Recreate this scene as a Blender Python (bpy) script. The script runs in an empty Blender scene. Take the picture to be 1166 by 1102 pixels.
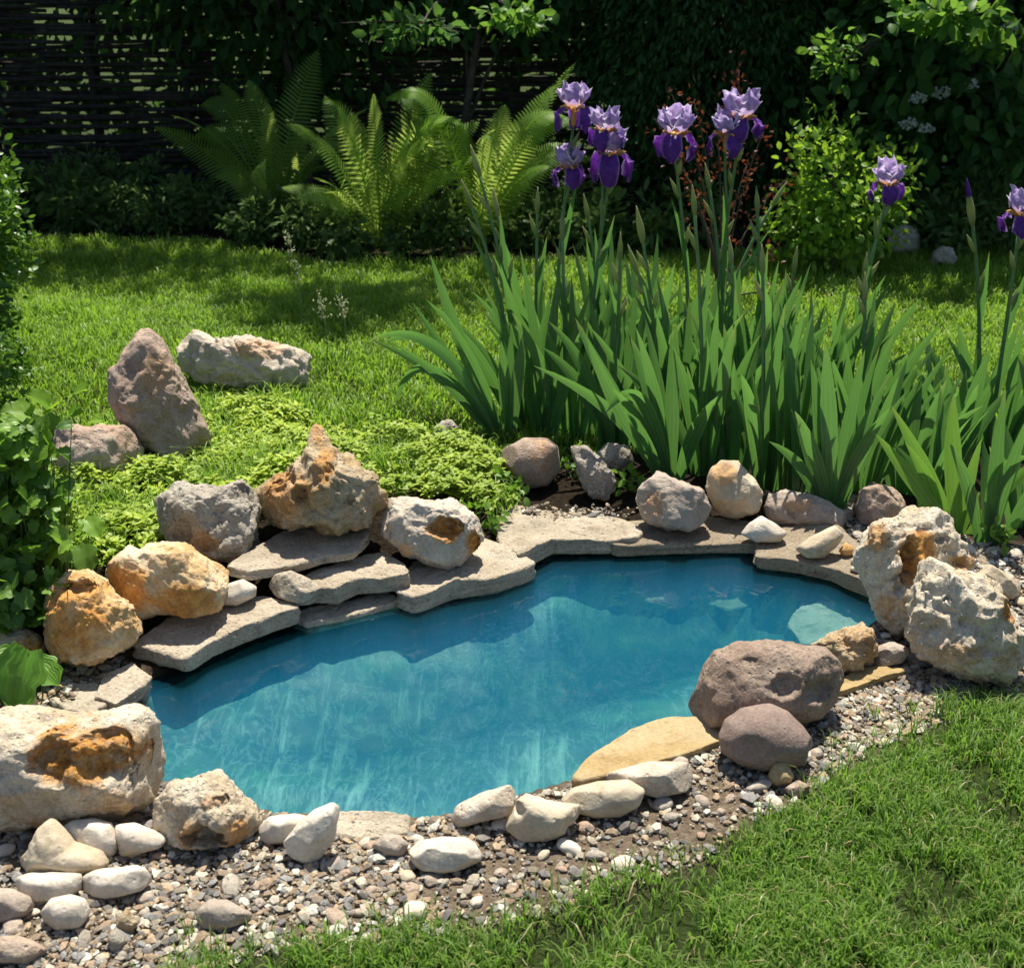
import bpy, bmesh, math, random
import numpy as np
from mathutils import Vector

# ------------------------------------------------------------------ camera, sky, sun, exposure
scene = bpy.context.scene
COL = scene.collection
PITCH = math.radians(23.0); CAMZ = 1.4; FPX = 1519.0; PW, PH = 1166.0, 1102.0
cam_d = bpy.data.cameras.new('camera'); cam = bpy.data.objects.new('camera', cam_d); COL.objects.link(cam)
cam.location = (0, 0, CAMZ); cam.rotation_euler = (math.pi/2 - PITCH, 0, 0)
cam_d.sensor_fit = 'HORIZONTAL'; cam_d.sensor_width = 36.0; cam_d.lens = 36.0*FPX/PW
cam_d.clip_start = 0.05; cam_d.clip_end = 2000.0
cam_d.dof.use_dof = True; cam_d.dof.focus_distance = 2.9; cam_d.dof.aperture_fstop = 8.0
scene.camera = cam
SUN_EL = math.radians(67.0); SUN_AZ = math.radians(6.0)     # azimuth from +Y (away from the camera) towards +X
w = bpy.data.worlds.new('World'); scene.world = w; w.use_nodes = True
nt = w.node_tree; bgn = nt.nodes['Background']
sky = nt.nodes.new('ShaderNodeTexSky'); sky.sky_type = 'NISHITA'; sky.sun_disc = False
sky.sun_elevation = SUN_EL; sky.sun_rotation = SUN_AZ
nt.links.new(sky.outputs[0], bgn.inputs['Color']); bgn.inputs['Strength'].default_value = 0.075
sd_ = bpy.data.lights.new('sun', 'SUN'); sd_.energy = 5.0; sd_.angle = math.radians(0.5); sd_.color = (1.0, 0.94, 0.82)
sun = bpy.data.objects.new('sun', sd_); COL.objects.link(sun)
svec = Vector((math.sin(SUN_AZ)*math.cos(SUN_EL), math.cos(SUN_AZ)*math.cos(SUN_EL), math.sin(SUN_EL)))
sun.rotation_euler = svec.to_track_quat('Z', 'Y').to_euler(); sun.location = (0, 0, 12)
scene.view_settings.view_transform = 'Standard'; scene.view_settings.look = 'None'
scene.view_settings.exposure = 0.85; scene.view_settings.gamma = 1.0
scene.render.engine = 'CYCLES'
scene.cycles.max_bounces = 8; scene.cycles.transparent_max_bounces = 16

# ------------------------------------------------------------------ helpers
rng = np.random.RandomState(7)
CAM = np.array([0, 0, CAMZ]); FWD = np.array([0, math.cos(PITCH), -math.sin(PITCH)])
UPV = np.array([0, math.sin(PITCH), math.cos(PITCH)]); RGT = np.array([1.0, 0, 0])

def ray(u, v):
    return RGT*((u-PW/2)/FPX) + UPV*(-(v-PH/2)/FPX) + FWD
def P(u, v, z=0.0):                     # pixel -> point on the level z
    r = ray(u, v); return CAM + r*((z-CAMZ)/r[2])
def PD(u, v, y):                        # pixel -> point at distance y
    r = ray(u, v); return CAM + r*(y/r[1])

_g = np.random.RandomState(99); _perm = _g.permutation(256); _perm = np.concatenate([_perm, _perm, _perm])
_grad = _g.normal(size=(256, 3)); _grad /= np.linalg.norm(_grad, axis=1)[:, None]
def pn(X, seed=0):
    X = np.asarray(X, float) + seed*17.371
    i = np.floor(X).astype(np.int64); f = X - i; u = f*f*f*(f*(f*6-15)+10); i &= 255
    out = np.zeros(len(X))
    for dx in (0, 1):
        for dy in (0, 1):
            for dz in (0, 1):
                h = _perm[_perm[_perm[i[:, 0]+dx] + i[:, 1]+dy] % 256 + i[:, 2]+dz] % 256
                d = f - np.array([dx, dy, dz])
                wgt = (u[:, 0] if dx else 1-u[:, 0])*(u[:, 1] if dy else 1-u[:, 1])*(u[:, 2] if dz else 1-u[:, 2])
                out += wgt*np.einsum('ij,ij->i', _grad[h], d)
    return out
def fbm(X, seed=0, octs=5, gain=.5):
    a, s, t = 1.0, 0, np.asarray(X, float)
    for k in range(octs):
        s = s + a*pn(t, seed+k*3.1); a *= gain; t = t*2.03
    return s
def ridged(X, seed=0, octs=4):
    a, s, t = 1.0, 0, np.asarray(X, float)
    for k in range(octs):
        s = s + a*(1-2.6*np.abs(pn(t, seed+k*5.3))); a *= .5; t = t*2.07
    return s*.5
def worley(X, seed=0):                  # distance gap between the two nearest cells, and a value per cell
    X = np.asarray(X, float)+seed*7.77; i = np.floor(X).astype(np.int64); b1 = np.full(len(X), 9.); b2 = b1.copy(); cid = np.zeros(len(X))
    for dx in (-1, 0, 1):
        for dy in (-1, 0, 1):
            for dz in (-1, 0, 1):
                c = (i+np.array([dx, dy, dz])) & 255; h = _perm[_perm[_perm[c[:, 0]]+c[:, 1]]+c[:, 2]]
                q = i+np.array([dx, dy, dz])+.5+.45*_grad[h]; d = np.linalg.norm(X-q, axis=1); m = d < b1
                b2 = np.where(m, b1, np.minimum(b2, d)); b1 = np.where(m, d, b1); cid = np.where(m, h/255., cid)
    return b2-b1, cid
def sstep(a, b, x):
    t = np.clip((np.asarray(x, float)-a)/(b-a), 0, 1); return t*t*(3-2*t)
def inpoly(pts, poly):
    x, y = pts[:, 0], pts[:, 1]; c = np.zeros(len(pts), bool); n = len(poly)
    for i in range(n):
        x1, y1 = poly[i]; x2, y2 = poly[(i+1) % n]
        if y1 == y2: continue
        c ^= ((y1 > y) != (y2 > y)) & (x < (x2-x1)*(y-y1)/(y2-y1)+x1)
    return c
def sdist(pts, poly):
    d = np.full(len(pts), 1e9); n = len(poly)
    for i in range(n):
        a = np.array(poly[i]); b = np.array(poly[(i+1) % n]); ab = b-a
        t = np.clip(((pts-a)@ab)/(ab@ab), 0, 1); q = pts-(a+t[:, None]*ab)
        d = np.minimum(d, np.hypot(q[:, 0], q[:, 1]))
    return np.where(inpoly(pts, poly), -d, d)

ROOT = {}
def props(o, label=None, cat=None, group=None, kind=None):
    if label: o['label'] = label
    if cat: o['category'] = cat
    if group: o['group'] = group
    if kind: o['kind'] = kind
    return o
def mesh_np(name, V, faces, mats, attrs=None, smooth=True):
    me = bpy.data.meshes.new(name); V = np.asarray(V, np.float32)
    faces = [np.asarray(f, np.int32) for f in faces if len(f)]
    me.vertices.add(len(V)); me.vertices.foreach_set('co', V.ravel())
    loops = np.concatenate([f.ravel() for f in faces]); sizes = np.concatenate([np.full(len(f), f.shape[1], np.int32) for f in faces])
    st = np.concatenate([[0], np.cumsum(sizes)[:-1]]).astype(np.int32)
    me.loops.add(len(loops)); me.loops.foreach_set('vertex_index', loops.astype(np.int32))
    me.polygons.add(len(sizes)); me.polygons.foreach_set('loop_start', st)
    me.update(calc_edges=True); me.validate()
    me.polygons.foreach_set('use_smooth', np.full(len(me.polygons), smooth))
    for k, a in (attrs or {}).items():
        a = np.asarray(a, np.float32)
        if a.ndim == 1:
            at = me.attributes.new(k, 'FLOAT', 'POINT'); at.data.foreach_set('value', a)
        else:
            at = me.attributes.new(k, 'FLOAT_COLOR', 'POINT')
            at.data.foreach_set('color', np.concatenate([a, np.ones((len(a), 1), np.float32)], 1).ravel())
    for m in (mats if isinstance(mats, (list, tuple)) else [mats]): me.materials.append(m)
    return me
def add(name, V, faces, mat, parent=None, origin=None, attrs=None, smooth=True):
    V = np.asarray(V, float)
    if parent is not None: org = ROOT[parent.name]
    elif origin is not None: org = np.asarray(origin, float)
    else: org = np.array([V[:, 0].mean(), V[:, 1].mean(), V[:, 2].min()])
    o = bpy.data.objects.new(name, mesh_np(name, V-org, faces, mat, attrs, smooth)); COL.objects.link(o)
    if parent is not None: o.parent = parent
    else: o.location = org
    ROOT[o.name] = org
    return o
def thing(name, label, cat, loc, group=None):
    o = bpy.data.objects.new(name, None); COL.objects.link(o); o.location = tuple(loc); o.empty_display_size = .05
    ROOT[o.name] = np.asarray(loc, float)
    return props(o, label, cat, group)
def tube(pts, rad, n=6):
    pts = np.asarray(pts, float); rad = np.broadcast_to(np.asarray(rad, float), (len(pts),))
    T = np.gradient(pts, axis=0); T /= np.linalg.norm(T, axis=1)[:, None]+1e-9
    ref = np.array([0.31, .2, .93]) if abs(T[0][2]) < .8 else np.array([1.0, .1, 0])
    A = np.cross(T, ref); A /= np.linalg.norm(A, axis=1)[:, None]; B = np.cross(T, A)
    an = np.arange(n)*2*math.pi/n
    V = pts[:, None]+rad[:, None, None]*(np.cos(an)[None, :, None]*A[:, None]+np.sin(an)[None, :, None]*B[:, None])
    V = V.reshape(-1, 3); F = []
    for i in range(len(pts)-1):
        for j in range(n): F.append((i*n+j, i*n+(j+1) % n, (i+1)*n+(j+1) % n, (i+1)*n+j))
    V = np.concatenate([V, pts[:1], pts[-1:]]); m = len(V)-2; L = (len(pts)-1)*n
    T3 = [(m, (j+1) % n, j) for j in range(n)]+[(m+1, L+j, L+(j+1) % n) for j in range(n)]
    return V, np.array(F), np.array(T3)
class MB:                               # collects shapes for ONE mesh
    def __init__(s): s.V = []; s.F = {}; s.A = {}; s.n = 0
    def put(s, V, *faces, **attrs):
        for f in faces:
            f = np.asarray(f)
            if len(f): s.F.setdefault(f.shape[1], []).append(f+s.n)
        for k, a in attrs.items(): s.A.setdefault(k, []).append(np.broadcast_to(np.asarray(a, float), (len(V),)))
        s.V.append(np.asarray(V, float)); s.n += len(V)
    def tube(s, pts, rad, n=6, **a): s.put(*tube(pts, rad, n), **a)
    def build(s, name, mat, parent=None, origin=None, smooth=True):
        return add(name, np.concatenate(s.V), [np.concatenate(f) for f in s.F.values()], mat, parent, origin,
                   {k: np.concatenate(a) for k, a in s.A.items()}, smooth)
_ICO = {}
def ico(sub):
    if sub not in _ICO:
        bm = bmesh.new(); bmesh.ops.create_icosphere(bm, subdivisions=sub, radius=1)
        _ICO[sub] = (np.array([v.co[:] for v in bm.verts]), np.array([[v.index for v in f.verts] for f in bm.faces])); bm.free()
    return _ICO[sub]
def unit(a): return a/(np.linalg.norm(a, axis=-1, keepdims=True)+1e-9)

# ------------------------------------------------------------------ materials
def newmat(name):
    m = bpy.data.materials.new(name); m.use_nodes = True; t = m.node_tree
    return m, t, t.nodes['Principled BSDF'], t.nodes['Material Output']
def nd(t, typ, **kw):
    n = t.nodes.new(typ)
    for k, v in kw.items():
        if k in n.inputs.keys(): n.inputs[k].default_value = v
        else: setattr(n, k, v)
    return n
def mixc(t, fac, a, b, mode='MIX'):
    n = t.nodes.new('ShaderNodeMix'); n.data_type = 'RGBA'; n.blend_type = mode
    for i, x in ((0, fac), (6, a), (7, b)):
        if isinstance(x, bpy.types.NodeSocket): t.links.new(x, n.inputs[i])
        elif isinstance(x, (tuple, list)): n.inputs[i].default_value = (*x, 1)
        else: n.inputs[i].default_value = x
    return n.outputs[2]
def ramp(t, sock, a, b, lo=0.0, hi=1.0):
    n = nd(t, 'ShaderNodeMapRange', interpolation_type='SMOOTHSTEP'); t.links.new(sock, n.inputs[0])
    for i, x in ((1, a), (2, b), (3, lo), (4, hi)): n.inputs[i].default_value = x
    return n.outputs[0]
def math_(t, op, a, b):
    n = t.nodes.new('ShaderNodeMath'); n.operation = op
    for i, x in enumerate((a, b)):
        if isinstance(x, bpy.types.NodeSocket): t.links.new(x, n.inputs[i])
        else: n.inputs[i].default_value = x
    return n.outputs[0]
def objvec(t):
    tc = t.nodes.new('ShaderNodeTexCoord'); oi = t.nodes.new('ShaderNodeObjectInfo')
    m = nd(t, 'ShaderNodeVectorMath', operation='MULTIPLY_ADD'); cb = t.nodes.new('ShaderNodeCombineXYZ')
    for i in range(3): t.links.new(oi.outputs['Random'], cb.inputs[i])
    t.links.new(cb.outputs[0], m.inputs[0]); m.inputs[1].default_value = (37, 53, 71); t.links.new(tc.outputs['Object'], m.inputs[2])
    return m.outputs[0]
def noise(t, vec, scale, detail=6, rough=.6, dist=0.0):
    n = nd(t, 'ShaderNodeTexNoise'); n.inputs['Scale'].default_value = scale; n.inputs['Detail'].default_value = detail
    n.inputs['Roughness'].default_value = rough; n.inputs['Distortion'].default_value = dist
    if vec is not None: t.links.new(vec, n.inputs['Vector'])
    return n.outputs[0]
def voro(t, vec, scale, feat='F1'):
    n = nd(t, 'ShaderNodeTexVoronoi', feature=feat); n.inputs['Scale'].default_value = scale; t.links.new(vec, n.inputs['Vector'])
    return n.outputs[0]
def attr(t, name):
    n = t.nodes.new('ShaderNodeAttribute'); n.attribute_name = name; return n
def bump(t, b, h, strength, dist):
    n = t.nodes.new('ShaderNodeBump'); n.inputs['Strength'].default_value = strength; n.inputs['Distance'].default_value = dist
    t.links.new(h, n.inputs['Height']); t.links.new(n.outputs[0], b.inputs['Normal']); return n

def stone_mat(name, A, B, C, stain=(.62, .31, .075), stain2=(.40, .16, .035), s1=11., veins=0.0, speck=.5, bm=.6, strata=0.0):
    m, t, b, o = newmat(name); v = objvec(t)
    n1 = noise(t, v, s1, 8, .62, .6); n2 = noise(t, v, s1*2.7, 8, .65, .3); n3 = noise(t, v, 170, 5, .7)
    c = mixc(t, ramp(t, n1, .38, .64), A, B)
    c = mixc(t, ramp(t, n2, .54, .74), c, C)
    if strata:
        mp = nd(t, 'ShaderNodeMapping'); mp.inputs['Scale'].default_value = (3, 3, 90); t.links.new(v, mp.inputs[0])
        c = mixc(t, ramp(t, noise(t, mp.outputs[0], 1, 3), .45, .7, 0, strata), c, tuple(x*.55 for x in A))
    st = math_(t, 'MULTIPLY', attr(t, 'stain').outputs['Fac'], ramp(t, n2, .30, .5, .35, 1))
    c = mixc(t, st, c, mixc(t, ramp(t, noise(t, v, 38, 6, .7), .42, .64), stain, stain2))
    c = mixc(t, speck, c, mixc(t, ramp(t, n3, .3, .72), (.55, .53, .5), (1.22, 1.2, 1.16)), 'MULTIPLY')
    pit = ramp(t, voro(t, v, 75), .06, .3)
    if veins:
        vn = ramp(t, math_(t, 'ABSOLUTE', math_(t, 'SUBTRACT', noise(t, v, 9, 4, .5, 1.2), .5), 0), 0, .022, veins, 0)
        c = mixc(t, vn, c, tuple(min(1, x*1.7) for x in C))
    c = mixc(t, ramp(t, noise(t, v, s1*1.6, 9, .72, .8), .54, .72, 0, .55), c, tuple(x*y for x, y in zip(A, (.5, .42, .34))))
    t.links.new(c, b.inputs['Base Color']); b.inputs['Roughness'].default_value = .86; b.inputs['Specular IOR Level'].default_value = .25
    h = math_(t, 'ADD', math_(t, 'MULTIPLY', noise(t, v, 60, 9, .68), 1.0), math_(t, 'MULTIPLY', pit, .35))
    bump(t, b, h, bm, .012)
    return m
def leaf_mat(name, A, B, tr=None, fac=.38, rough=.42, stripes=False, tipc=None, spec=.4):
    m, t, b, o = newmat(name); a = attr(t, 'rnd')
    c = mixc(t, a.outputs['Fac'], A, B)
    tc = t.nodes.new('ShaderNodeTexCoord')
    c = mixc(t, ramp(t, noise(t, tc.outputs['Object'], 3.0, 3), .35, .7, 0, .5), c, tuple(x*.72 for x in A))
    if tipc: c = mixc(t, ramp(t, attr(t, 'len').outputs['Fac'], .55, 1.0, 0, .7), c, tipc)
    if stripes:
        c = mixc(t, math_(t, 'MULTIPLY', ramp(t, attr(t, 'len').outputs['Fac'], .84, .98), ramp(t, a.outputs['Fac'], .70, .80)), c, (.26, .17, .07))
        s = math_(t, 'SINE', math_(t, 'MULTIPLY', attr(t, 'across').outputs['Fac'], 21.0), 0)
        s = math_(t, 'ADD', math_(t, 'MULTIPLY', s, .6), math_(t, 'MULTIPLY', math_(t, 'SINE', math_(t, 'MULTIPLY', attr(t, 'across').outputs['Fac'], 67.0), 0), .4))
        bump(t, b, s, .35, .002)
        c = mixc(t, ramp(t, s, -1, 1, 0, .42), c, tuple(x*1.6 for x in B))
    t.links.new(c, b.inputs['Base Color']); b.inputs['Roughness'].default_value = rough; b.inputs['Specular IOR Level'].default_value = spec
    tl = t.nodes.new('ShaderNodeBsdfTranslucent'); mx = t.nodes.new('ShaderNodeMixShader'); mx.inputs[0].default_value = fac
    t.links.new(mixc(t, .55, c, tr or tuple(min(1, x*2.2) for x in B)), tl.inputs['Color'])
    t.links.new(b.outputs[0], mx.inputs[1]); t.links.new(tl.outputs[0], mx.inputs[2]); t.links.new(mx.outputs[0], o.inputs['Surface'])
    return m
def plain_mat(name, A, B, scale=20, rough=.8, bm=.4):
    m, t, b, o = newmat(name); v = objvec(t); n = noise(t, v, scale, 6)
    t.links.new(mixc(t, ramp(t, n, .35, .65), A, B), b.inputs['Base Color']); b.inputs['Roughness'].default_value = rough
    bump(t, b, n, bm, .01); return m

M = {}
M['ochre'] = stone_mat('ochre_limestone', (.54, .35, .16), (.70, .57, .39), (.46, .25, .08), s1=9)
M['white'] = stone_mat('white_limestone', (.56, .49, .40), (.42, .35, .27), (.64, .59, .51), s1=12, speck=.4)
M['crag'] = stone_mat('pale_crag', (.70, .62, .49), (.52, .42, .29), (.78, .73, .64), s1=9, speck=.6, bm=1.0)
M['tan'] = stone_mat('tan_tufa', (.40, .29, .15), (.52, .43, .30), (.24, .15, .07), s1=12, bm=1.0, speck=.6)
M['grey'] = stone_mat('grey_rock', (.35, .31, .255), (.48, .44, .37), (.21, .175, .135), s1=14, bm=1.0, speck=.6)
M['pink'] = stone_mat('pinkish_brown_stone', (.33, .245, .19), (.42, .33, .27), (.235, .17, .14), s1=16, speck=.65)
M['brown'] = stone_mat('purple_brown_boulder', (.275, .20, .155), (.34, .265, .21), (.195, .14, .11), s1=13, speck=.75, bm=.8)
M['mauve'] = stone_mat('mauve_boulder', (.225, .165, .14), (.27, .205, .175), (.175, .13, .11), s1=15, speck=.6, bm=.35)
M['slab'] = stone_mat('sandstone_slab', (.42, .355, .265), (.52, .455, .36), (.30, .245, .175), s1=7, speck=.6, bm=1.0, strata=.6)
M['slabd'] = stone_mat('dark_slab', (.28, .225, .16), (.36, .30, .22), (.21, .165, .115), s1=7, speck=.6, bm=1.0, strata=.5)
M['yslab'] = stone_mat('yellow_slab', (.36, .26, .12), (.43, .34, .20), (.28, .19, .08), s1=6, speck=.4, bm=.5, strata=.3)
M['marble'] = stone_mat('white_cobble', (.62, .56, .47), (.47, .41, .33), (.70, .65, .57), s1=16, veins=.0, speck=.35, bm=.3)
M['cream'] = stone_mat('cream_cobble', (.44, .36, .25), (.52, .45, .34), (.33, .26, .17), s1=10, speck=.35, bm=.3)
M['taupe'] = stone_mat('taupe_stone', (.34, .28, .23), (.42, .36, .30), (.28, .23, .19), s1=12, speck=.5, bm=.5)
M['redtop'] = stone_mat('reddish_rock', (.42, .30, .22), (.50, .42, .34), (.33, .20, .14), s1=10, speck=.5, bm=.9)
M['sub'] = stone_mat('submerged_stone', (.34, .44, .38), (.44, .54, .46), (.24, .34, .30), s1=8, speck=.3)
M['subd'] = stone_mat('dark_submerged_shape', (.06, .07, .06), (.08, .09, .08), (.05, .06, .06), s1=8, speck=.3)

# ------------------------------------------------------------------ pond outline and terrain
WZ = -0.024
POND_PX = [(150, 800), (168, 772), (200, 760), (240, 738), (290, 716), (350, 700), (430, 680), (456, 680), (500, 675), (575, 656), (612, 640), (660, 620),
           (730, 620), (850, 614), (882, 636), (945, 643), (1000, 668), (1012, 690), (1004, 714), (975, 735), (930, 748), (880, 760), (810, 800), (795, 820), (800, 835),
           (730, 852), (668, 892), (640, 905), (590, 918), (530, 938), (470, 945), (390, 942), (310, 938), (280, 925), (240, 905), (190, 905), (165, 880), (150, 840)]
POND = [tuple(P(u, v, WZ)[:2]) for u, v in POND_PX]

def terrain(xy):
    xy = np.atleast_2d(np.asarray(xy, float))[:, :2]; d = sdist(xy, POND); x, y = xy[:, 0], xy[:, 1]
    left = sstep(.10, -.35, x)*sstep(2.35, 2.75, y)*sstep(5.4, 4.3, y)
    h = .085*left*sstep(.05, .30, d)
    h = h + .02*sstep(0, .5, d)*pn(np.c_[x*1.3, y*1.3, 0*x], 4)
    h = h + .012*pn(np.c_[x*5, y*5, 0*x], 9)*sstep(.02, .12, d)
    return h
def PT(u, v):
    p = P(u, v, 0)
    for _ in range(6): p = P(u, v, float(terrain(p[:2])[0]))
    return p
FRONT_LAWN = [tuple(P(u, v)[:2]) for u, v in [(150, 1130), (235, 1082), (330, 1062), (400, 1068), (470, 1052), (540, 1056), (620, 1024), (690, 1010), (740, 985), (790, 975), (850, 948), (915, 925), (962, 880), (1012, 850),
              (1060, 812), (1110, 800), (1180, 786)]] + [(3.5, 3.2), (3.5, .6), (-.75, .6)]
BACK_LAWN = [tuple(P(u, v)[:2]) for u, v in [(-500, 480), (40, 480), (110, 470), (230, 440), (360, 440), (450, 485), (540, 505), (620, 440), (1000, 430), (1166, 420), (1600, 420)]] + [(5, 5.75), (3.2, 5.9), (-.2, 5.7), (-3, 5.95), (-5, 5.9)]
GRAVEL = [tuple(P(u, v)[:2]) for u, v in [(-160, 830), (0, 900), (60, 760), (130, 740), (300, 900), (600, 900), (700, 850), (860, 830), (990, 700), (1010, 640), (880, 570), (860, 560), (1000, 570), (1110, 620), (1400, 640),
          (1400, 740), (1180, 800), (1110, 815), (1010, 850), (950, 880), (900, 920), (840, 950), (790, 985), (740, 1005), (620, 1045), (470, 1075), (330, 1085), (235, 1110), (150, 1160), (-160, 1200)]]

def axis(lo, hi, step, far):
    a = list(np.arange(lo, hi+1e-6, step)); o = []; s = step; x = hi
    while x < far: s *= 1.35; x += s; o.append(x)
    l = []; s = step; x = lo
    while x > -far: s *= 1.35; x -= s; l.append(x)
    return np.array(l[::-1]+a+o)
xs = axis(-1.3, 1.4, .0115, 400); ys = axis(1.5, 4.0, .0115, 400)
gx, gy = np.meshgrid(xs, ys); gp = np.c_[gx.ravel(), gy.ravel()]
dpond = sdist(gp, POND)
gz = terrain(gp) - .75*sstep(-.004, -.05, dpond)
gz = np.where(np.hypot(gp[:, 0], gp[:, 1]) > 30, gz*0, gz)
nx, ny = len(xs), len(ys); ii = np.arange(nx*ny).reshape(ny, nx)
gf = np.stack([ii[:-1, :-1], ii[:-1, 1:], ii[1:, 1:], ii[1:, :-1]], -1).reshape(-1, 4)
lawnmask = np.maximum(sstep(.05, -.10, sdist(gp, FRONT_LAWN)), sstep(.1, -.15, sdist(gp, BACK_LAWN)))
lawnmask = np.maximum(lawnmask, (gp[:, 1] > 7.4)*1.0)
gravm = sstep(.06, -.06, sdist(gp, GRAVEL))
m, t, b, o = newmat('garden_soil'); tc = t.nodes.new('ShaderNodeTexCoord'); v = tc.outputs['Object']
n1 = noise(t, v, 6, 8, .65); n2 = noise(t, v, 70, 8, .7)
soil = mixc(t, ramp(t, n2, .35, .65), (.018, .012, .008), (.05, .036, .022))
sand = mixc(t, ramp(t, n2, .3, .7), (.20, .145, .095), (.40, .32, .23))
sand = mixc(t, ramp(t, n1, .5, .68), sand, (.30, .22, .15))
gr = mixc(t, ramp(t, n2, .3, .7), (.035, .06, .015), (.08, .11, .03))
c = mixc(t, attr(t, 'gravel').outputs['Fac'], soil, sand); c = mixc(t, attr(t, 'lawn').outputs['Fac'], c, gr)
t.links.new(c, b.inputs['Base Color']); b.inputs['Roughness'].default_value = .95; b.inputs['Specular IOR Level'].default_value = .1
bump(t, b, math_(t, 'ADD', n2, math_(t, 'MULTIPLY', noise(t, v, 240, 5, .7), .5)), 1.0, .025); M['soil'] = m
props(add('ground', np.c_[gp, gz], [gf], M['soil'], origin=(0, 0, 0), attrs={'lawn': lawnmask, 'gravel': gravm}), kind='structure')

# pond basin (blue liner) and water
lx = np.arange(-1.2, 1.3, .0125); ly = np.arange(1.6, 3.4, .0125); a, c_ = np.meshgrid(lx, ly); lp = np.c_[a.ravel(), c_.ravel()]
ld = -sdist(lp, POND)
ang = np.arctan2(lp[:, 1]-2.45, lp[:, 0])
wr = ridged(np.c_[lp*5.0, ang*1.0], 3, 3)
wid_ = .22+.55*sstep(2.75, 2.1, lp[:, 1]); deep = .085+0*wid_
lz = -.028-.075*sstep(-.005, .035, ld)-deep*sstep(.05, wid_, ld)+.014*wr*sstep(.02, .1, ld)+.012*fbm(np.c_[lp*4, lp[:, 0]*0], 5)*sstep(.02, .1, ld)
li = np.arange(len(lp)).reshape(len(ly), len(lx))
lf = np.stack([li[:-1, :-1], li[:-1, 1:], li[1:, 1:], li[1:, :-1]], -1).reshape(-1, 4)
lf = lf[(ld[lf] > -.03).all(1)]; used = np.unique(lf); mp_ = -np.ones(len(lp), int); mp_[used] = np.arange(len(used))
m, t, b, o = newmat('blue_pond_liner'); v = t.nodes.new('ShaderNodeTexCoord').outputs['Object']
n1 = noise(t, v, 2.6, 8, .62, .8); mpn = nd(t, 'ShaderNodeMapping'); mpn.inputs['Scale'].default_value = (5, 2.0, 1); mpn.inputs['Rotation'].default_value = (0, 0, .5); t.links.new(v, mpn.inputs[0])
n2 = noise(t, mpn.outputs[0], 3.2, 9, .68, 1.3); n3 = noise(t, v, 7, 9, .7, .4)
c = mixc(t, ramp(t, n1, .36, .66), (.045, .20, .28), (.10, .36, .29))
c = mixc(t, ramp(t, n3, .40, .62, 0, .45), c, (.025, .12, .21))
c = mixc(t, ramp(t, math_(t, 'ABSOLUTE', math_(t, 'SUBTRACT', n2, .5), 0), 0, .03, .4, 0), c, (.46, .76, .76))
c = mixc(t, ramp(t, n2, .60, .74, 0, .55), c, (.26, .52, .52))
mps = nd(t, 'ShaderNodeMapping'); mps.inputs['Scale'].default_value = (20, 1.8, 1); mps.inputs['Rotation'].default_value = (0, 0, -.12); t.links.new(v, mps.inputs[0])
refl_streaks = math_(t, 'MULTIPLY', ramp(t, noise(t, mps.outputs[0], 1.6, 7, .66, .5), .50, .68, 0, 1), ramp(t, noise(t, v, 4.5, 5, .6), .42, .6, 0, .85))
c = mixc(t, refl_streaks, c, (.48, .80, .78))  # pale streaks painted into the liner colour, standing in for iris leaf reflections
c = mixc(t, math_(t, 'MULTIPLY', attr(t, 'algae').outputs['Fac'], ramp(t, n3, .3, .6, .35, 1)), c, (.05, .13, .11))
t.links.new(c, b.inputs['Base Color']); b.inputs['Roughness'].default_value = .5
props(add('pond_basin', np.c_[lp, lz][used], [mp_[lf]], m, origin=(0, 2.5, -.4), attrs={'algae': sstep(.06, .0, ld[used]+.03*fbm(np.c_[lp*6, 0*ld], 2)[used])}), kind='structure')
m, t, b, o = newmat('pond_water'); v = t.nodes.new('ShaderNodeTexCoord').outputs['Object']
tr = nd(t, 'ShaderNodeBsdfTransparent'); tr.inputs[0].default_value = (.93, .97, .98, 1)
df = nd(t, 'ShaderNodeBsdfDiffuse'); df.inputs[0].default_value = (.012, .13, .19, 1)
gl = nd(t, 'ShaderNodeBsdfGlossy'); gl.inputs['Roughness'].default_value = .015
fr = nd(t, 'ShaderNodeFresnel'); fr.inputs[0].default_value = 1.62
bp = nd(t, 'ShaderNodeBump'); bp.inputs['Strength'].default_value = .30; bp.inputs['Distance'].default_value = .006
t.links.new(math_(t, 'ADD', noise(t, v, 10, 3, .5, .5), math_(t, 'MULTIPLY', noise(t, v, 36, 2), .15)), bp.inputs['Height'])
t.links.new(bp.outputs[0], gl.inputs['Normal']); t.links.new(bp.outputs[0], fr.inputs['Normal'])
m1 = nd(t, 'ShaderNodeMixShader'); m1.inputs[0].default_value = .08; m2 = nd(t, 'ShaderNodeMixShader')
t.links.new(tr.outputs[0], m1.inputs[1]); t.links.new(df.outputs[0], m1.inputs[2]); t.links.new(fr.outputs[0], m2.inputs[0])
t.links.new(m1.outputs[0], m2.inputs[1]); t.links.new(gl.outputs[0], m2.inputs[2]); t.links.new(m2.outputs[0], o.inputs['Surface'])
va = nd(t, 'ShaderNodeVolumeAbsorption'); va.inputs['Color'].default_value = (.0, .52, .75, 1); va.inputs['Density'].default_value = 6.5; vs = nd(t, 'ShaderNodeVolumeScatter'); vs.inputs['Color'].default_value = (.03, .40, .88, 1); vs.inputs['Density'].default_value = 5.0; vs.inputs['Anisotropy'].default_value = .0
av = t.nodes.new('ShaderNodeAddShader'); t.links.new(va.outputs[0], av.inputs[0]); t.links.new(vs.outputs[0], av.inputs[1]); t.links.new(av.outputs[0], o.inputs['Volume'])
wsel = lf[(ld[lf] > -.022).all(1)]; us = np.unique(wsel); mq = -np.ones(len(lp), int); mq[us] = np.arange(len(us)); wq = mq[wsel]; nw = len(us)
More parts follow.
